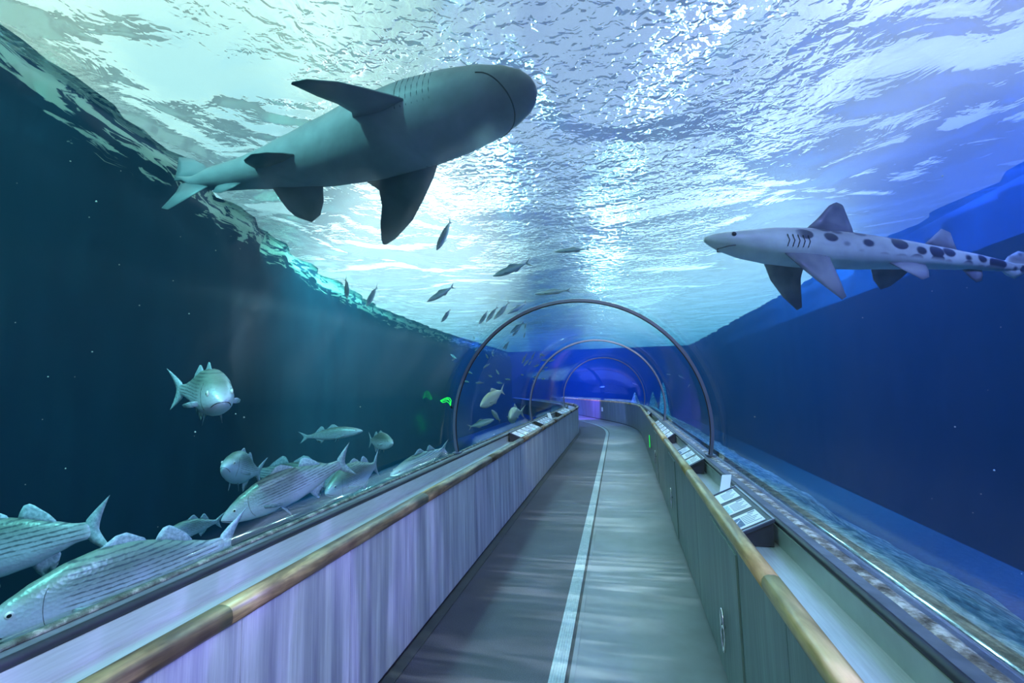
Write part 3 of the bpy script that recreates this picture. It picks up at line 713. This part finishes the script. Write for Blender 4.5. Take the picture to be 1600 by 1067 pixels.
M['bream_fin'] = fin_mat('bream_fin', (0.55, 0.60, 0.55), (0.78, 0.80, 0.74))
M['shark'] = fish_mat('grey_shark_skin', (0.15, 0.16, 0.17), (0.44, 0.45, 0.50), -0.03, 0.06, scales=False, rough=0.5, metal=0.0)
M['shark_fin'] = fin_mat('grey_shark_fin', (0.16, 0.19, 0.22), (0.25, 0.29, 0.33), 12)
M['leo'] = fish_mat('leopard_shark_skin', (0.30, 0.32, 0.36), (0.82, 0.92, 0.92), -0.012, 0.030, scales=False, rough=0.4, metal=0.0, spots=(0.035, 0.04, 0.09))
M['leo_fin'] = fin_mat('leopard_shark_fin', (0.10, 0.11, 0.16), (0.30, 0.32, 0.38), 14)
M['eye_white'] = simple('eye_ring', (0.75, 0.78, 0.70), 0.2)
M['eye_dark'] = simple('eye_pupil', (0.01, 0.01, 0.012), 0.1)
M['mouth'] = simple('mouth_line', (0.03, 0.035, 0.04), 0.6)

class Bend:
    def __init__(s, k=0.0, x0=0.1, up=0.0): s.k, s.x0, s.up = k, x0, up
    def __call__(s, p):
        p = Vector(p); d = max(0.0, s.x0 - p.x)
        p.y += s.k * d * d; p.z += s.up * d * d; return p
def lerp_prof(prof, x):
    for a, b in zip(prof, prof[1:]):
        if b[0] <= x <= a[0] + 1e-9:
            t = (a[0] - x) / (a[0] - b[0]); t2 = t * t * (3 - 2 * t) * 0.35 + t * 0.65
            return [a[i] + (b[i] - a[i]) * t2 for i in range(4)]
    return list(prof[-1])
def body_mesh(prof, bend, nx=36, nr=20, pw=0.9, flat=0.0):
    """prof rows: x, half width, z bottom, z top (x falling from nose to tail)"""
    x0, x1 = prof[0][0], prof[-1][0]; rs = []
    for i in range(nx + 1):
        t = i / nx; t = t ** 1.25
        x = x0 + (x1 - x0) * t
        _, hw, zb, zt = lerp_prof(prof, x); zc, hh = (zb + zt) / 2, (zt - zb) / 2
        ring = []
        for k in range(nr):
            a = 2 * math.pi * k / nr; c, s_ = math.cos(a), math.sin(a)
            yy = hw * math.copysign(abs(c) ** pw, c); zz = hh * math.copysign(abs(s_) ** pw, s_)
            if flat and zz < 0: zz *= (1 - flat); 
            ring.append(bend((x, yy, zc + zz)))
        rs.append(ring)
    bm = bmesh.new(); rings(bm, rs); return bm
def fin_mesh(secs, bend, th=0.006, n=5):
    """secs: (leading point, trailing point) from root to tip"""
    rs = []
    m_ = len(secs)
    for i, (a, b) in enumerate(secs):
        a, b = Vector(a), Vector(b)
        if i < m_ - 1: nx_a, nx_b = Vector(secs[i + 1][0]), Vector(secs[i + 1][1])
        else: nx_a, nx_b = a + (a - Vector(secs[i - 1][0])), b + (b - Vector(secs[i - 1][1]))
        nrm = (b - a).cross(((nx_a + nx_b) - (a + b))).normalized() if (b - a).length > 1e-6 else Vector((0, 1, 0))
        if i == m_ - 1 or nrm.length < 0.5: nrm = last
        last = nrm
        t = th * (1 - 0.85 * i / (m_ - 1))
        up = [bend(a.lerp(b, k / n) + nrm * t * math.sin(math.pi * (k + 0.4) / (n + 0.8))) for k in range(n + 1)]
        dn = [bend(a.lerp(b, k / n) - nrm * t * math.sin(math.pi * (k + 0.4) / (n + 0.8))) for k in range(n, -1, -1)]
        rs.append(up + dn)
    bm = bmesh.new(); rings(bm, rs); return bm
def caudal(x, zr, fork, tips, bend, th=0.006):
    """tail fin: root at x with half height zr; tips = ((x,z) top, (x,z) bottom); fork x"""
    (tx, tz), (bx, bz) = tips; rs = []; N_ = 8
    for i in range(-N_, N_ + 1):
        u = i / N_; up = u > 0; au = abs(u)
        ex, ez = (tx, tz) if up else (bx, bz)
        lead = Vector((x + (ex - x) * au ** 1.15, 0, (zr * (1 if up else -1)) * (au > 0) + (ez - zr * (1 if up else -1) * (au > 0)) * au))
        if au == 0: lead = Vector((x + 0.01, 0, 0))
        tr = Vector((fork + (ex - fork) * au ** 1.4, 0, ez * au ** 1.05))
        t = th * (1 - 0.8 * au)
        rs.append([bend(lead + Vector((0, t, 0))), bend(lead.lerp(tr, 0.5) + Vector((0, t * 0.8, 0))), bend(tr + Vector((0, t * 0.2, 0))),
                   bend(tr - Vector((0, t * 0.2, 0))), bend(lead.lerp(tr, 0.5) - Vector((0, t * 0.8, 0))), bend(lead - Vector((0, t, 0)))])
    bm = bmesh.new(); rings(bm, rs); return bm
def ball(bm, c, r, sq=(1, 1, 1), n=10):
    c = Vector(c); rs = []
    for i in range(1, n):
        a = math.pi * i / n
        rs.append([c + Vector((r * sq[0] * math.sin(a) * math.cos(q), r * sq[1] * math.cos(a), r * sq[2] * math.sin(a) * math.sin(q))) for q in [2 * math.pi * k / 12 for k in range(12)]])
    rings(bm, rs)
def pairfin(name, secs, bend, mat, root, th=0.005):
    for sd in (1, -1):
        ss = [((a[0], a[1] * sd, a[2]), (b[0], b[1] * sd, b[2])) for a, b in secs]
        obj(name, fin_mesh(ss, bend, th), mat, root, smooth=True)
def eyes(root, x, y, z, r, bend, ring='eye_white'):
    for sd in (1, -1):
        bm = bmesh.new(); ball(bm, bend((x, sd * y, z)), r, (1, 0.45, 1)); e_ = obj('eye', bm, M[ring], root, smooth=True)
        bm = bmesh.new(); ball(bm, bend((x + r * 0.05, sd * (y + r * 0.28), z)), r * 0.58, (1, 0.4, 1)); p_ = obj('pupil', bm, M['eye_dark'], None, smooth=True); p_.parent = e_
def surf_y(pr, x, z, pw=0.9):
    _, hw, zb, zt = lerp_prof(pr, x); zc, hh = (zb + zt) / 2, max(1e-5, (zt - zb) / 2)
    q = min(0.98, abs((z - zc) / hh)); return hw * (1 - q ** (2 / pw)) ** (pw / 2)
BASS = [(0.5, 0.004, -0.022, -0.012), (0.485, 0.020, -0.034, 0.004), (0.45, 0.034, -0.050, 0.026), (0.40, 0.046, -0.066, 0.050), (0.33, 0.056, -0.082, 0.076),
        (0.22, 0.063, -0.098, 0.104), (0.10, 0.064, -0.104, 0.118), (0.0, 0.060, -0.102, 0.112), (-0.12, 0.050, -0.088, 0.088), (-0.24, 0.034, -0.058, 0.056),
        (-0.33, 0.020, -0.034, 0.034), (-0.38, 0.012, -0.030, 0.032), (-0.40, 0.004, -0.028, 0.030)]
def make_bass(label, k=0.0, group='striped bass', cat='fish', name='striped_bass', mats=('bass', 'bass_fin'), prof=BASS, fat=1.0, wid=1.0):
    bend = Bend(k)
    r = empty(name); tag(r, label, cat, group)
    pr = [(x, hw * wid, zb * fat, zt * fat) for x, hw, zb, zt in prof]
    obj('body', body_mesh(pr, bend, 40, 22), M[mats[0]], r, smooth=True)
    fm = M[mats[1]]; f = fat
    obj('tail_fin', caudal(-0.375, 0.030 * f, -0.435, ((-0.515, 0.115 * f), (-0.50, -0.105 * f)), bend), fm, r, smooth=True)
    obj('first_dorsal_fin', fin_mesh([((0.13, 0, 0.108 * f), (-0.06, 0, 0.092 * f)), ((0.10, 0, 0.108 * f + 0.023), (-0.055, 0, 0.102 * f + 0.000)), ((0.06, 0, 0.108 * f + 0.051), (-0.05, 0, 0.108 * f + 0.003)), ((0.02, 0, 0.108 * f + 0.054), (-0.03, 0, 0.108 * f + 0.017))], bend), fm, r, smooth=True)
    obj('second_dorsal_fin', fin_mesh([((-0.09, 0, 0.088 * f), (-0.25, 0, 0.046 * f)), ((-0.105, 0, 0.088 * f + 0.031), (-0.25, 0, 0.058 * f + 0.000)), ((-0.125, 0, 0.088 * f + 0.057), (-0.225, 0, 0.085 * f + 0.000)), ((-0.15, 0, 0.088 * f + 0.061), (-0.17, 0, 0.088 * f + 0.048))], bend), fm, r, smooth=True)
    obj('anal_fin', fin_mesh([((-0.11, 0, -0.080 * f), (-0.24, 0, -0.050 * f)), ((-0.13, 0, -0.115 * f), (-0.245, 0, -0.065 * f)), ((-0.165, 0, -0.148 * f), (-0.225, 0, -0.100 * f)), ((-0.19, 0, -0.088 * f + 0.057), (-0.20, 0, -0.088 * f + 0.048))], bend), fm, r, smooth=True)
    pairfin('pelvic_fin', [((0.17, 0.030, -0.088 * f), (0.12, 0.028, -0.092 * f)), ((0.13, 0.045, -0.088 * f + 0.031), (0.085, 0.040, -0.110 * f)), ((0.07, 0.055, -0.150 * f), (0.065, 0.052, -0.140 * f))], bend, fm, r)
    pairfin('pectoral_fin', [((0.225, 0.058 * wid, -0.030), (0.22, 0.058 * wid, -0.060)), ((0.17, 0.085 * wid, -0.035), (0.15, 0.08 * wid, -0.075)), ((0.10, 0.105 * wid, -0.055), (0.105, 0.10 * wid, -0.075))], bend, fm, r)
    eyes(r, 0.405, surf_y(pr, 0.405, 0.018 * f) - 0.001, 0.018 * f, 0.014 * min(1.3, wid), bend)
    bm = bmesh.new(); jaw = []
    for x, z in ((0.425, -0.040), (0.445, -0.034), (0.462, -0.028), (0.478, -0.023), (0.490, -0.019)): jaw.append((x, surf_y(pr, x, z * f) + 0.0003, z * f))
    pth = jaw + [(0.5005, 0, -0.017 * f)] + [(x, -y, z) for x, y, z in jaw[::-1]]
    tube(bm, [bend(p) for p in pth], 0.0026, 6); obj('mouth', bm, M['mouth'], r, smooth=True)
    for sd in (1, -1):
        bm = bmesh.new(); pts = []
        for k_ in range(11):
            a = -math.pi * 0.42 + math.pi * 0.84 * k_ / 10; x = 0.285 + 0.028 * math.cos(a); z = (0.0 + 0.062 * math.sin(a)) * f
            pts.append(bend((x, sd * (surf_y(pr, x, z) + 0.0002), z)))
        tube(bm, pts, 0.0011, 6); obj('gill_cover_edge', bm, M['mouth'], r, smooth=True)
    return r
SLIM = [(0.5, 0.003, -0.012, -0.006), (0.47, 0.017, -0.028, 0.014), (0.40, 0.034, -0.052, 0.038), (0.28, 0.050, -0.080, 0.066), (0.12, 0.056, -0.092, 0.082), (-0.05, 0.050, -0.082, 0.074),
        (-0.20, 0.034, -0.054, 0.050), (-0.31, 0.016, -0.026, 0.024), (-0.37, 0.006, -0.014, 0.014)]
def make_slim(label, group, k=0.0, mats=('silver', 'silver_fin'), name='silver_fish', fat=1.0, wid=1.0):
    bend = Bend(k); r = empty(name); tag(r, label, 'fish', group); f = fat
    obj('body', body_mesh([(x, hw * wid, zb * f, zt * f) for x, hw, zb, zt in SLIM], bend, 20, 12), M[mats[0]], r, smooth=True)
    fm = M[mats[1]]
    obj('tail_fin', caudal(-0.355, 0.015 * f, -0.42, ((-0.515, 0.10 * f ** .5), (-0.51, -0.10 * f ** .5)), bend), fm, r, smooth=True)
    obj('dorsal_fin', fin_mesh([((0.10, 0, 0.078 * f), (-0.16, 0, 0.055 * f)), ((0.05, 0, 0.11 * f), (-0.17, 0, 0.064 * f)), ((0.01, 0, 0.118 * f), (-0.05, 0, 0.100 * f))], bend), fm, r, smooth=True)
    obj('anal_fin', fin_mesh([((-0.03, 0, -0.078 * f), (-0.19, 0, -0.050 * f)), ((-0.07, 0, -0.108 * f), (-0.19, 0, -0.060 * f)), ((-0.09, 0, -0.108 * f + 0.003), (-0.12, 0, -0.100 * f))], bend), fm, r, smooth=True)
    pairfin('pectoral_fin', [((0.24, 0.046 * wid, -0.02), (0.23, 0.046 * wid, -0.045)), ((0.16, 0.075 * wid, -0.03), (0.15, 0.07 * wid, -0.05)), ((0.10, 0.085 * wid, -0.045), (0.105, 0.082 * wid, -0.05))], bend, fm, r)
    eyes(r, 0.40, 0.031 * wid, 0.008, 0.010, bend)
    return r
def aim(r, H, T, up=(0, 0, 1)):
    """nose at H, tail at T"""
    H, T, up = Vector(H), Vector(T), Vector(up)
    X = (H - T); ln = X.length; X.normalize(); Y = up.cross(X).normalized(); Z = X.cross(Y)
    mm = Matrix((X, Y, Z)).transposed()
    r.rotation_mode = 'QUATERNION'; r.rotation_quaternion = mm.to_quaternion(); r.location = (H + T) / 2; r.scale = (ln, ln, ln)
    return r
def copy_tree(o, parent=None):
    c = o.copy(); COL.objects.link(c)
    if parent is not None: c.parent = parent
    for ch in o.children: copy_tree(ch, c)
    return c
def P3(p): return at(*p)

# --- the big sevengill shark over the crown of the tunnel
def make_big_shark():
    r = empty('grey_shark'); tag(r, 'huge dark grey shark gliding overhead, seen from below, blunt broad snout', 'shark')
    bend = Bend(-0.16, 0.05)
    prof = [(0.5, 0.008, -0.004, 0.006), (0.492, 0.028, -0.014, 0.018), (0.475, 0.045, -0.024, 0.028), (0.44, 0.063, -0.036, 0.042), (0.39, 0.079, -0.050, 0.054), (0.32, 0.090, -0.062, 0.066),
            (0.22, 0.096, -0.072, 0.078), (0.10, 0.092, -0.076, 0.082), (-0.02, 0.078, -0.068, 0.074), (-0.12, 0.064, -0.058, 0.062), (-0.20, 0.050, -0.046, 0.050), (-0.28, 0.038, -0.036, 0.040),
            (-0.36, 0.031, -0.030, 0.032), (-0.43, 0.014, -0.014, 0.018), (-0.50, 0.003, 0.030, 0.036)]
    obj('body', body_mesh(prof, bend, 56, 28, 0.95), M['shark'], r, smooth=True)
    fm = M['shark_fin']
    for sd in (1, -1):
        q = 1.0 if sd > 0 else 0.74; dx = 0.0 if sd > 0 else -0.020; dz = 0.0 if sd > 0 else -0.03
        secs = [((0.245, 0.070, -0.035), (0.045, 0.074, -0.035)), ((0.215, 0.105, -0.042), (0.065, 0.100, -0.042)), ((0.165, 0.150, -0.052), (0.050, 0.140, -0.050)), ((0.110, 0.195, -0.062), (0.022, 0.180, -0.060)), ((0.040, 0.232, -0.070), (0.000, 0.222, -0.070)), ((0.005, 0.242, -0.074), (-0.004, 0.238, -0.074))]
        w3 = lambda p, i: (p[0] if sd > 0 else 0.245 + (p[0] - 0.245) * 0.68, sd * (0.072 + (p[1] - 0.072) * q), p[2] + dz * i / 5)
        ss = [(w3(a, i), w3(b, i)) for i, (a, b) in enumerate(secs)]
        obj('pectoral_fin', fin_mesh(ss, bend, 0.010), fm, r, smooth=True)
        q = 1.0 if sd > 0 else 0.5
        secs = [((-0.06, 0.045, -0.046), (-0.20, 0.020, -0.034)), ((-0.085, 0.085, -0.056), (-0.20, 0.060, -0.045)), ((-0.115, 0.115, -0.064), (-0.195, 0.085, -0.055)), ((-0.150, 0.128, -0.068), (-0.185, 0.105, -0.062))]
        ss = [((a[0], (0.03 + (a[1] - 0.03) * q) * sd, a[2]), (b[0], (0.03 + (b[1] - 0.03) * q) * sd, b[2])) for a, b in secs]
        obj('pelvic_fin', fin_mesh(ss, bend, 0.007), fm, r, smooth=True)
    obj('anal_fin', fin_mesh([((-0.26, 0, -0.026), (-0.335, 0, -0.018)), ((-0.285, 0, -0.052), (-0.345, 0, -0.036)), ((-0.315, 0, -0.066), (-0.345, 0, -0.056))], bend, 0.005), fm, r, smooth=True)
    obj('dorsal_fin', fin_mesh([((-0.17, 0, 0.045), (-0.26, 0, 0.034)), ((-0.20, 0, 0.085), (-0.275, 0, 0.06)), ((-0.235, 0, 0.105), (-0.28, 0, 0.095))], bend, 0.006), fm, r, smooth=True)
    obj('tail_fin', fin_mesh([((-0.37, 0, 0.0), (-0.50, 0, 0.02)), ((-0.40, 0, 0.040), (-0.515, 0, 0.060)), ((-0.44, 0, 0.080), (-0.535, 0, 0.105)), ((-0.50, 0, 0.120), (-0.55, 0, 0.135))], bend, 0.007), fm, r, smooth=True)
    obj('lower_tail_lobe', fin_mesh([((-0.36, 0, -0.012), (-0.47, 0, 0.0)), ((-0.40, 0, -0.055), (-0.465, 0, -0.035)), ((-0.45, 0, -0.105), (-0.475, 0, -0.095))], bend, 0.006), fm, r, smooth=True)
    # wide mouth line under the snout
    bm = bmesh.new(); pts = []
    for k in range(17):
        a = -1.30 + 2.6 * k / 16
        x = 0.365 + 0.085 * math.cos(a) ** 0.8; y = 0.074 * math.sin(a) / math.sin(1.30)
        _, hw, zb, zt = lerp_prof(prof, x); zc, hh = (zb + zt) / 2, (zt - zb) / 2
        q = min(0.97, abs(y) / hw); z = zc - hh * (1 - q ** (2 / 0.95)) ** (0.475)
        pts.append(bend((x, y, z)))
    tube(bm, pts, 0.0014, 6); obj('mouth', bm, M['mouth'], r, smooth=True)
    for sd in (1, -1):
        for g in range(7):
            x = 0.300 - 0.013 * g; bm = bmesh.new(); pts = []
            _, hw, zb, zt = lerp_prof(prof, x); zc, hh = (zb + zt) / 2, (zt - zb) / 2
            for a in (-0.75, -0.5, -0.25, 0.0, 0.25): pts.append(bend((x - 0.01 * abs(a), sd * hw * abs(math.cos(a)) ** 0.95, zc + hh * math.copysign(abs(math.sin(a)) ** 0.95, a))))
            tube(bm, pts, 0.0008, 5); obj('gill_slit', bm, M['mouth'], r, smooth=True)
    eyes(r, 0.435, surf_y(prof, 0.435, 0.018, 0.95) - 0.003, 0.018, 0.005, bend, 'eye_dark')
    return r
sh = make_big_shark()
hd, tl = at(838, 138, 3.25), at(292, 312, 4.30)
ray_ = (((hd + tl) / 2) - EYE).normalized()
aim(sh, hd, tl, ray_ * 1.0 + Vector((0.0, 0, 0.75)))

# --- the leopard shark on the right
def make_leopard():
    r = empty('leopard_shark'); tag(r, 'slender spotted leopard shark swimming left on the right side, white belly and dark saddle spots', 'shark')
    bend = Bend(-0.22, 0.02, 0.03)
    prof = [(0.5, 0.005, -0.004, 0.006), (0.485, 0.016, -0.012, 0.014), (0.45, 0.030, -0.024, 0.022), (0.40, 0.040, -0.036, 0.030), (0.33, 0.046, -0.044, 0.040), (0.24, 0.046, -0.048, 0.046), (0.12, 0.042, -0.044, 0.044),
            (0.0, 0.036, -0.036, 0.038), (-0.12, 0.028, -0.028, 0.030), (-0.24, 0.021, -0.021, 0.023), (-0.34, 0.015, -0.016, 0.017), (-0.42, 0.008, -0.010, 0.012), (-0.50, 0.002, 0.012, 0.018)]
    obj('body', body_mesh(prof, bend, 50, 22, 0.95), M['leo'], r, smooth=True)
    fm = M['leo_fin']
    obj('first_dorsal_fin', fin_mesh([((0.245, 0, 0.040), (0.105, 0, 0.036)), ((0.205, 0, 0.075), (0.112, 0, 0.060)), ((0.170, 0, 0.112), (0.125, 0, 0.095)), ((0.150, 0, 0.122), (0.132, 0, 0.115))], bend, 0.006), fm, r, smooth=True)
    obj('second_dorsal_fin', fin_mesh([((-0.085, 0, 0.026), (-0.205, 0, 0.020)), ((-0.120, 0, 0.052), (-0.195, 0, 0.042)), ((-0.155, 0, 0.080), (-0.185, 0, 0.072))], bend, 0.005), fm, r, smooth=True)
    pairfin('pectoral_fin', [((0.325, 0.036, -0.030), (0.215, 0.038, -0.032)), ((0.295, 0.052, -0.070), (0.215, 0.050, -0.062)), ((0.255, 0.062, -0.108), (0.208, 0.058, -0.096)), ((0.215, 0.066, -0.138), (0.202, 0.064, -0.130))], bend, fm, r, 0.006)
    pairfin('pelvic_fin', [((0.040, 0.024, -0.030), (-0.070, 0.018, -0.026)), ((0.015, 0.042, -0.055), (-0.060, 0.032, -0.045)), ((-0.015, 0.052, -0.075), (-0.040, 0.048, -0.066))], bend, fm, r, 0.005)
    obj('anal_fin', fin_mesh([((-0.215, 0, -0.022), (-0.285, 0, -0.017)), ((-0.240, 0, -0.042), (-0.288, 0, -0.030)), ((-0.262, 0, -0.052), (-0.282, 0, -0.046))], bend, 0.004), fm, r, smooth=True)
    obj('tail_fin', fin_mesh([((-0.365, 0, -0.012), (-0.42, 0, -0.030)), ((-0.37, 0, 0.004), (-0.47, 0, -0.010)), ((-0.40, 0, 0.030), (-0.52, 0, 0.020)), ((-0.45, 0, 0.050), (-0.54, 0, 0.045))], bend, 0.005), M['leo'], r, smooth=True)
    eyes(r, 0.445, 0.0285, 0.008, 0.006, bend, 'eye_dark')
    bm = bmesh.new(); tube(bm, [bend((0.44, 0.026, -0.016)), bend((0.455, 0.0225, -0.018)), bend((0.468, 0, -0.0185)), bend((0.455, -0.0225, -0.018)), bend((0.44, -0.026, -0.016))], 0.0014, 6); obj('mouth', bm, M['mouth'], r, smooth=True)
    for sd in (1, -1):
        for g in range(5):
            x = 0.325 - 0.013 * g; bm = bmesh.new()
            tube(bm, [bend((x, sd * 0.0455, 0.012)), bend((x - 0.004, sd * 0.0468, -0.002)), bend((x, sd * 0.0445, -0.016))], 0.0012, 5); obj('gill_slit', bm, M['mouth'], r, smooth=True)
    return r
leo = make_leopard()
aim(leo, at(1101, 375, 2.95), at(1655, 418, 3.35), (0.10, 0.05, 1))

# --- striped bass on the left
def up_tilt(a, b=0.0): return (a, b, 1)
BASSES = [
    ('large pale striped bass cut off by the left picture edge, tail fan spread', (-215, 905, 2.5), (196, 812, 2.75), 0.25, (0.15, 0, 1), 1.25, 1.0),
    ('largest striped bass, head low at the bottom left corner beside the glass', (-45, 985, 1.95), (378, 840, 2.85), 0.05, (0.10, 0, 1), 1.50, 1.1),
    ('striped bass with head down to the left, in front of the dim teal one', (344, 810, 3.3), (548, 716, 3.9), 0.12, (0.15, 0, 1), 1.35, 1.0),
    ('dim teal striped bass half hidden behind the head down bass', (560, 748, 6.2), (370, 738, 6.0), 0.10, (0.15, 0, 1), 1.1, 1.0),
    ('grey green bass facing the camera, alone in the dark water on the left', (348, 622, 2.75), (312, 606, 3.55), -0.5, (-0.12, 0, 1), 1.35, 1.5),
    ('small teal bass seen from behind at left of the striped group', (350, 726, 4.0), (398, 738, 4.75), 0.3, (0.1, 0, 1), 1.7, 1.5),
    ('pale bass facing left just behind the tail of the head down bass', (508, 768, 4.2), (598, 724, 4.9), -0.2, (0.1, 0, 1), 1.8, 1.5),
    ('slim teal bass swimming right, in the middle of the dark left water', (567, 672, 6.0), (468, 684, 6.0), 0.0, (0.05, 0, 1), 0.85, 1.0),
    ('small teal bass with round head, right of the slim swimming one', (614, 691, 6.0), (574, 688, 6.4), 0.1, (0, 0, 1), 1.7, 1.3),
    ('dark dim bass tail low behind the largest bass', (250, 838, 3.9), (345, 812, 4.6), 0.1, (0.1, 0, 1), 1.0, 1.0),
    ('dim teal bass skimming the ledge just left of the big ring leg', (610, 742, 5.6), (700, 698, 6.6), 0.0, (0.1, 0, 1), 0.8, 1.0)]
for lb, h_, t_, k_, up_, fat_, wid_ in BASSES:
    aim(make_bass(lb, k_, fat=fat_, wid=wid_), P3(h_), P3(t_), up_)
# --- fish seen through the ring on the left
INR = [('pale yellowish bream with tail raised, biggest fish inside the ring', (750, 634, 8.2), (788, 608, 9.0), 1.7, 'bream', 0.0),
       ('little silver fish diving below the yellowish bream', (768, 640, 9.2), (782, 659, 9.6), 1.1, 'silver', 0.0),
       ('round pale fish facing the camera low inside the ring', (797, 652, 10.6), (808, 642, 12.0), 1.6, 'bream', 0.4),
       ('mottled grey green fish nosing right at the foot of the ring', (772, 655, 9.4), (731, 668, 9.3), 1.4, 'silver', 0.0)]
for lb, h_, t_, fat_, mt_, k_ in INR:
    aim(make_slim(lb, 'fish low inside the ring', k_, (mt_, mt_ + '_fin'), 'bream' if mt_ == 'bream' else 'silver_fish', fat_, 1.3), P3(h_), P3(t_), (0.1, 0, 1))
# --- slender silver fish under the surface, one by one
SCHOOL = [('dark slender fish diving steeply below the big shark, highest of the small fish', (682, 390, 4.6), (707, 342, 4.9), 1.1),
          ('slender silver fish tilted nose left, in the brightest water left of the arch', (667, 471, 5.4), (712, 446, 5.6), 1.0),
          ('slender silver fish nearly level, just above the left shoulder of the arch', (770, 431, 5.6), (829, 409, 5.8), 1.0),
          ('small dark fish diving nose left, below the tilted silver one', (689, 503, 6.2), (706, 482, 6.4), 1.2),
          ('translucent fish at the edge of the dark water, nose down', (572, 478, 6.4), (590, 446, 6.8), 1.3),
          ('very faint fish left of the translucent one at the dark water edge', (543, 466, 7.2), (541, 434, 7.6), 1.3),
          ('small fish touching the arch outside, lowest of a trio pointing down left', (748, 506, 7.0), (765, 484, 7.3), 1.0),
          ('middle fish of the trio pointing down left beside the arch', (759, 503, 7.0), (778, 478, 7.3), 0.9),
          ('longest fish of the trio pointing down left beside the arch', (771, 499, 7.0), (799, 470, 7.3), 0.8),
          ('long slim fish lying on the crown just above the arch top', (835, 459, 6.0), (893, 453, 6.0), 0.7),
          ('faint long slim fish above the arch, level and far up', (866, 393, 5.0), (925, 388, 5.0), 0.7),
          ('slim fish along the upper left rim of the arch', (792, 490, 6.6), (826, 472, 7.0), 0.7)]
for lb, h_, t_, fat_ in SCHOOL:
    aim(make_slim(lb, 'slender silver fish under the surface', random.uniform(-0.25, 0.25), fat=fat_, wid=1.1), P3(h_), P3(t_), (0.2, 0, 1))
# --- distant shoal seen through the arch: copies of one fish
proto = None
rnd = random.Random(5)
DIST = [(800, 525, 812, 513), (797, 520, 819, 503), (820, 514, 822, 503), (818, 528, 821, 518), (786, 545, 793, 535), (789, 547, 795, 533), (755, 575, 765, 568), (768, 552, 772, 545),
        (815, 568, 823, 552), (818, 572, 828, 560), (830, 562, 836, 549), (826, 570, 831, 563), (843, 553, 852, 556), (844, 560, 845, 550), (834, 573, 844, 569), (846, 563, 856, 562), (858, 565, 867, 561),
        (738, 584, 727, 578), (743, 598, 756, 598), (733, 597, 724, 595), (785, 599, 775, 597), (769, 589, 762, 586), (797, 593, 788, 592), (780, 585, 774, 577), (818, 586, 813, 585), (852, 592, 845, 592),
        (706, 563, 712, 559), (713, 560, 703, 553), (742, 548, 747, 541), (763, 560, 758, 552), (771, 557, 768, 549), (742, 530, 739, 524), (748, 556, 745, 550), (838, 590, 832, 589), (838, 595, 832, 594),
        (856, 573, 849, 576), (851, 578, 845, 581), (866, 556, 859, 558), (1048, 585, 1040, 584), (1060, 586, 1070, 592), (988, 598, 997, 602), (945, 604, 936, 605), (1078, 600, 1074, 606)]
for i, (hx, hy, tx, ty) in enumerate(DIST):
    if proto is None:
        proto = make_slim('tiny dark fish of the distant shoal seen through the arch', 'distant shoal beyond the arch', 0.1, fat=1.1); o = proto
    else: o = copy_tree(proto)
    d = rnd.uniform(11.0, 14.0) if hx < 900 else rnd.uniform(20, 22)
    rx = CAM_F.x + CAM_R.x * (hx - 800) / FPX
    if rx < 0: d = max(d, 2.6 / -rx)
    if 905 < hx < 1000: d = 30
    aim(o, at(hx, hy, d), at(tx, ty, d + 0.25), (0.1, 0, 1))

# --- pointed rocks standing on the tank floor beyond the bend
for px, py, d, rad, lb in ((992, 613, 26, 0.75, 'pale pointed rock rising behind the sill at the bend, left one'), (1020, 612, 24, 0.6, 'broad green grey rock tip behind the sill at the bend'), (1036, 598, 21, 0.5, 'tall thin pointed rock at the right of the bend, inside the middle ring')):
    tip = at(px, py, d); base = Vector((tip.x, tip.y, -1.62)); r_ = empty('pointed_rock', base); tag(r_, lb, 'rock', 'rocks beyond the bend')
    bm = bmesh.new(); rs = []
    for k in range(15):
        t = k / 14; rr = rad * (1 - t) ** 0.8 + 0.02
        rs.append([Vector((rr * (1 + 0.35 * noise.noise(Vector((math.cos(q) * 1.5, math.sin(q) * 1.5 + px, t * 4)))) * math.cos(q), rr * math.sin(q) * (1 + 0.35 * noise.noise(Vector((q, t * 5, px)))), (tip.z + 1.62) * t)) for q in [2 * math.pi * j / 14 for j in range(14)]])
    rings(bm, rs); obj('rock_body', bm, M['rock'], r_)
# --- fine floating specks
bm = bmesh.new(); rnd = random.Random(11)
for k in range(90):
    px, py = rnd.uniform(0, 1600), rnd.uniform(60, 900); d = rnd.uniform(2.8, 5.0)
    p = at(px, py, d)
    if abs(p.x + 0.5) < 1.7 and p.z < 3.0: continue
    if p.z > 4.8 or p.x > 6.3: continue
    bmesh.ops.create_icosphere(bm, subdivisions=1, radius=rnd.uniform(0.003, 0.008), matrix=Matrix.Translation(p))
tag(obj('floating_specks', bm, M['eye_white']), 'fine pale specks drifting in the water', 'particles', kind='stuff')
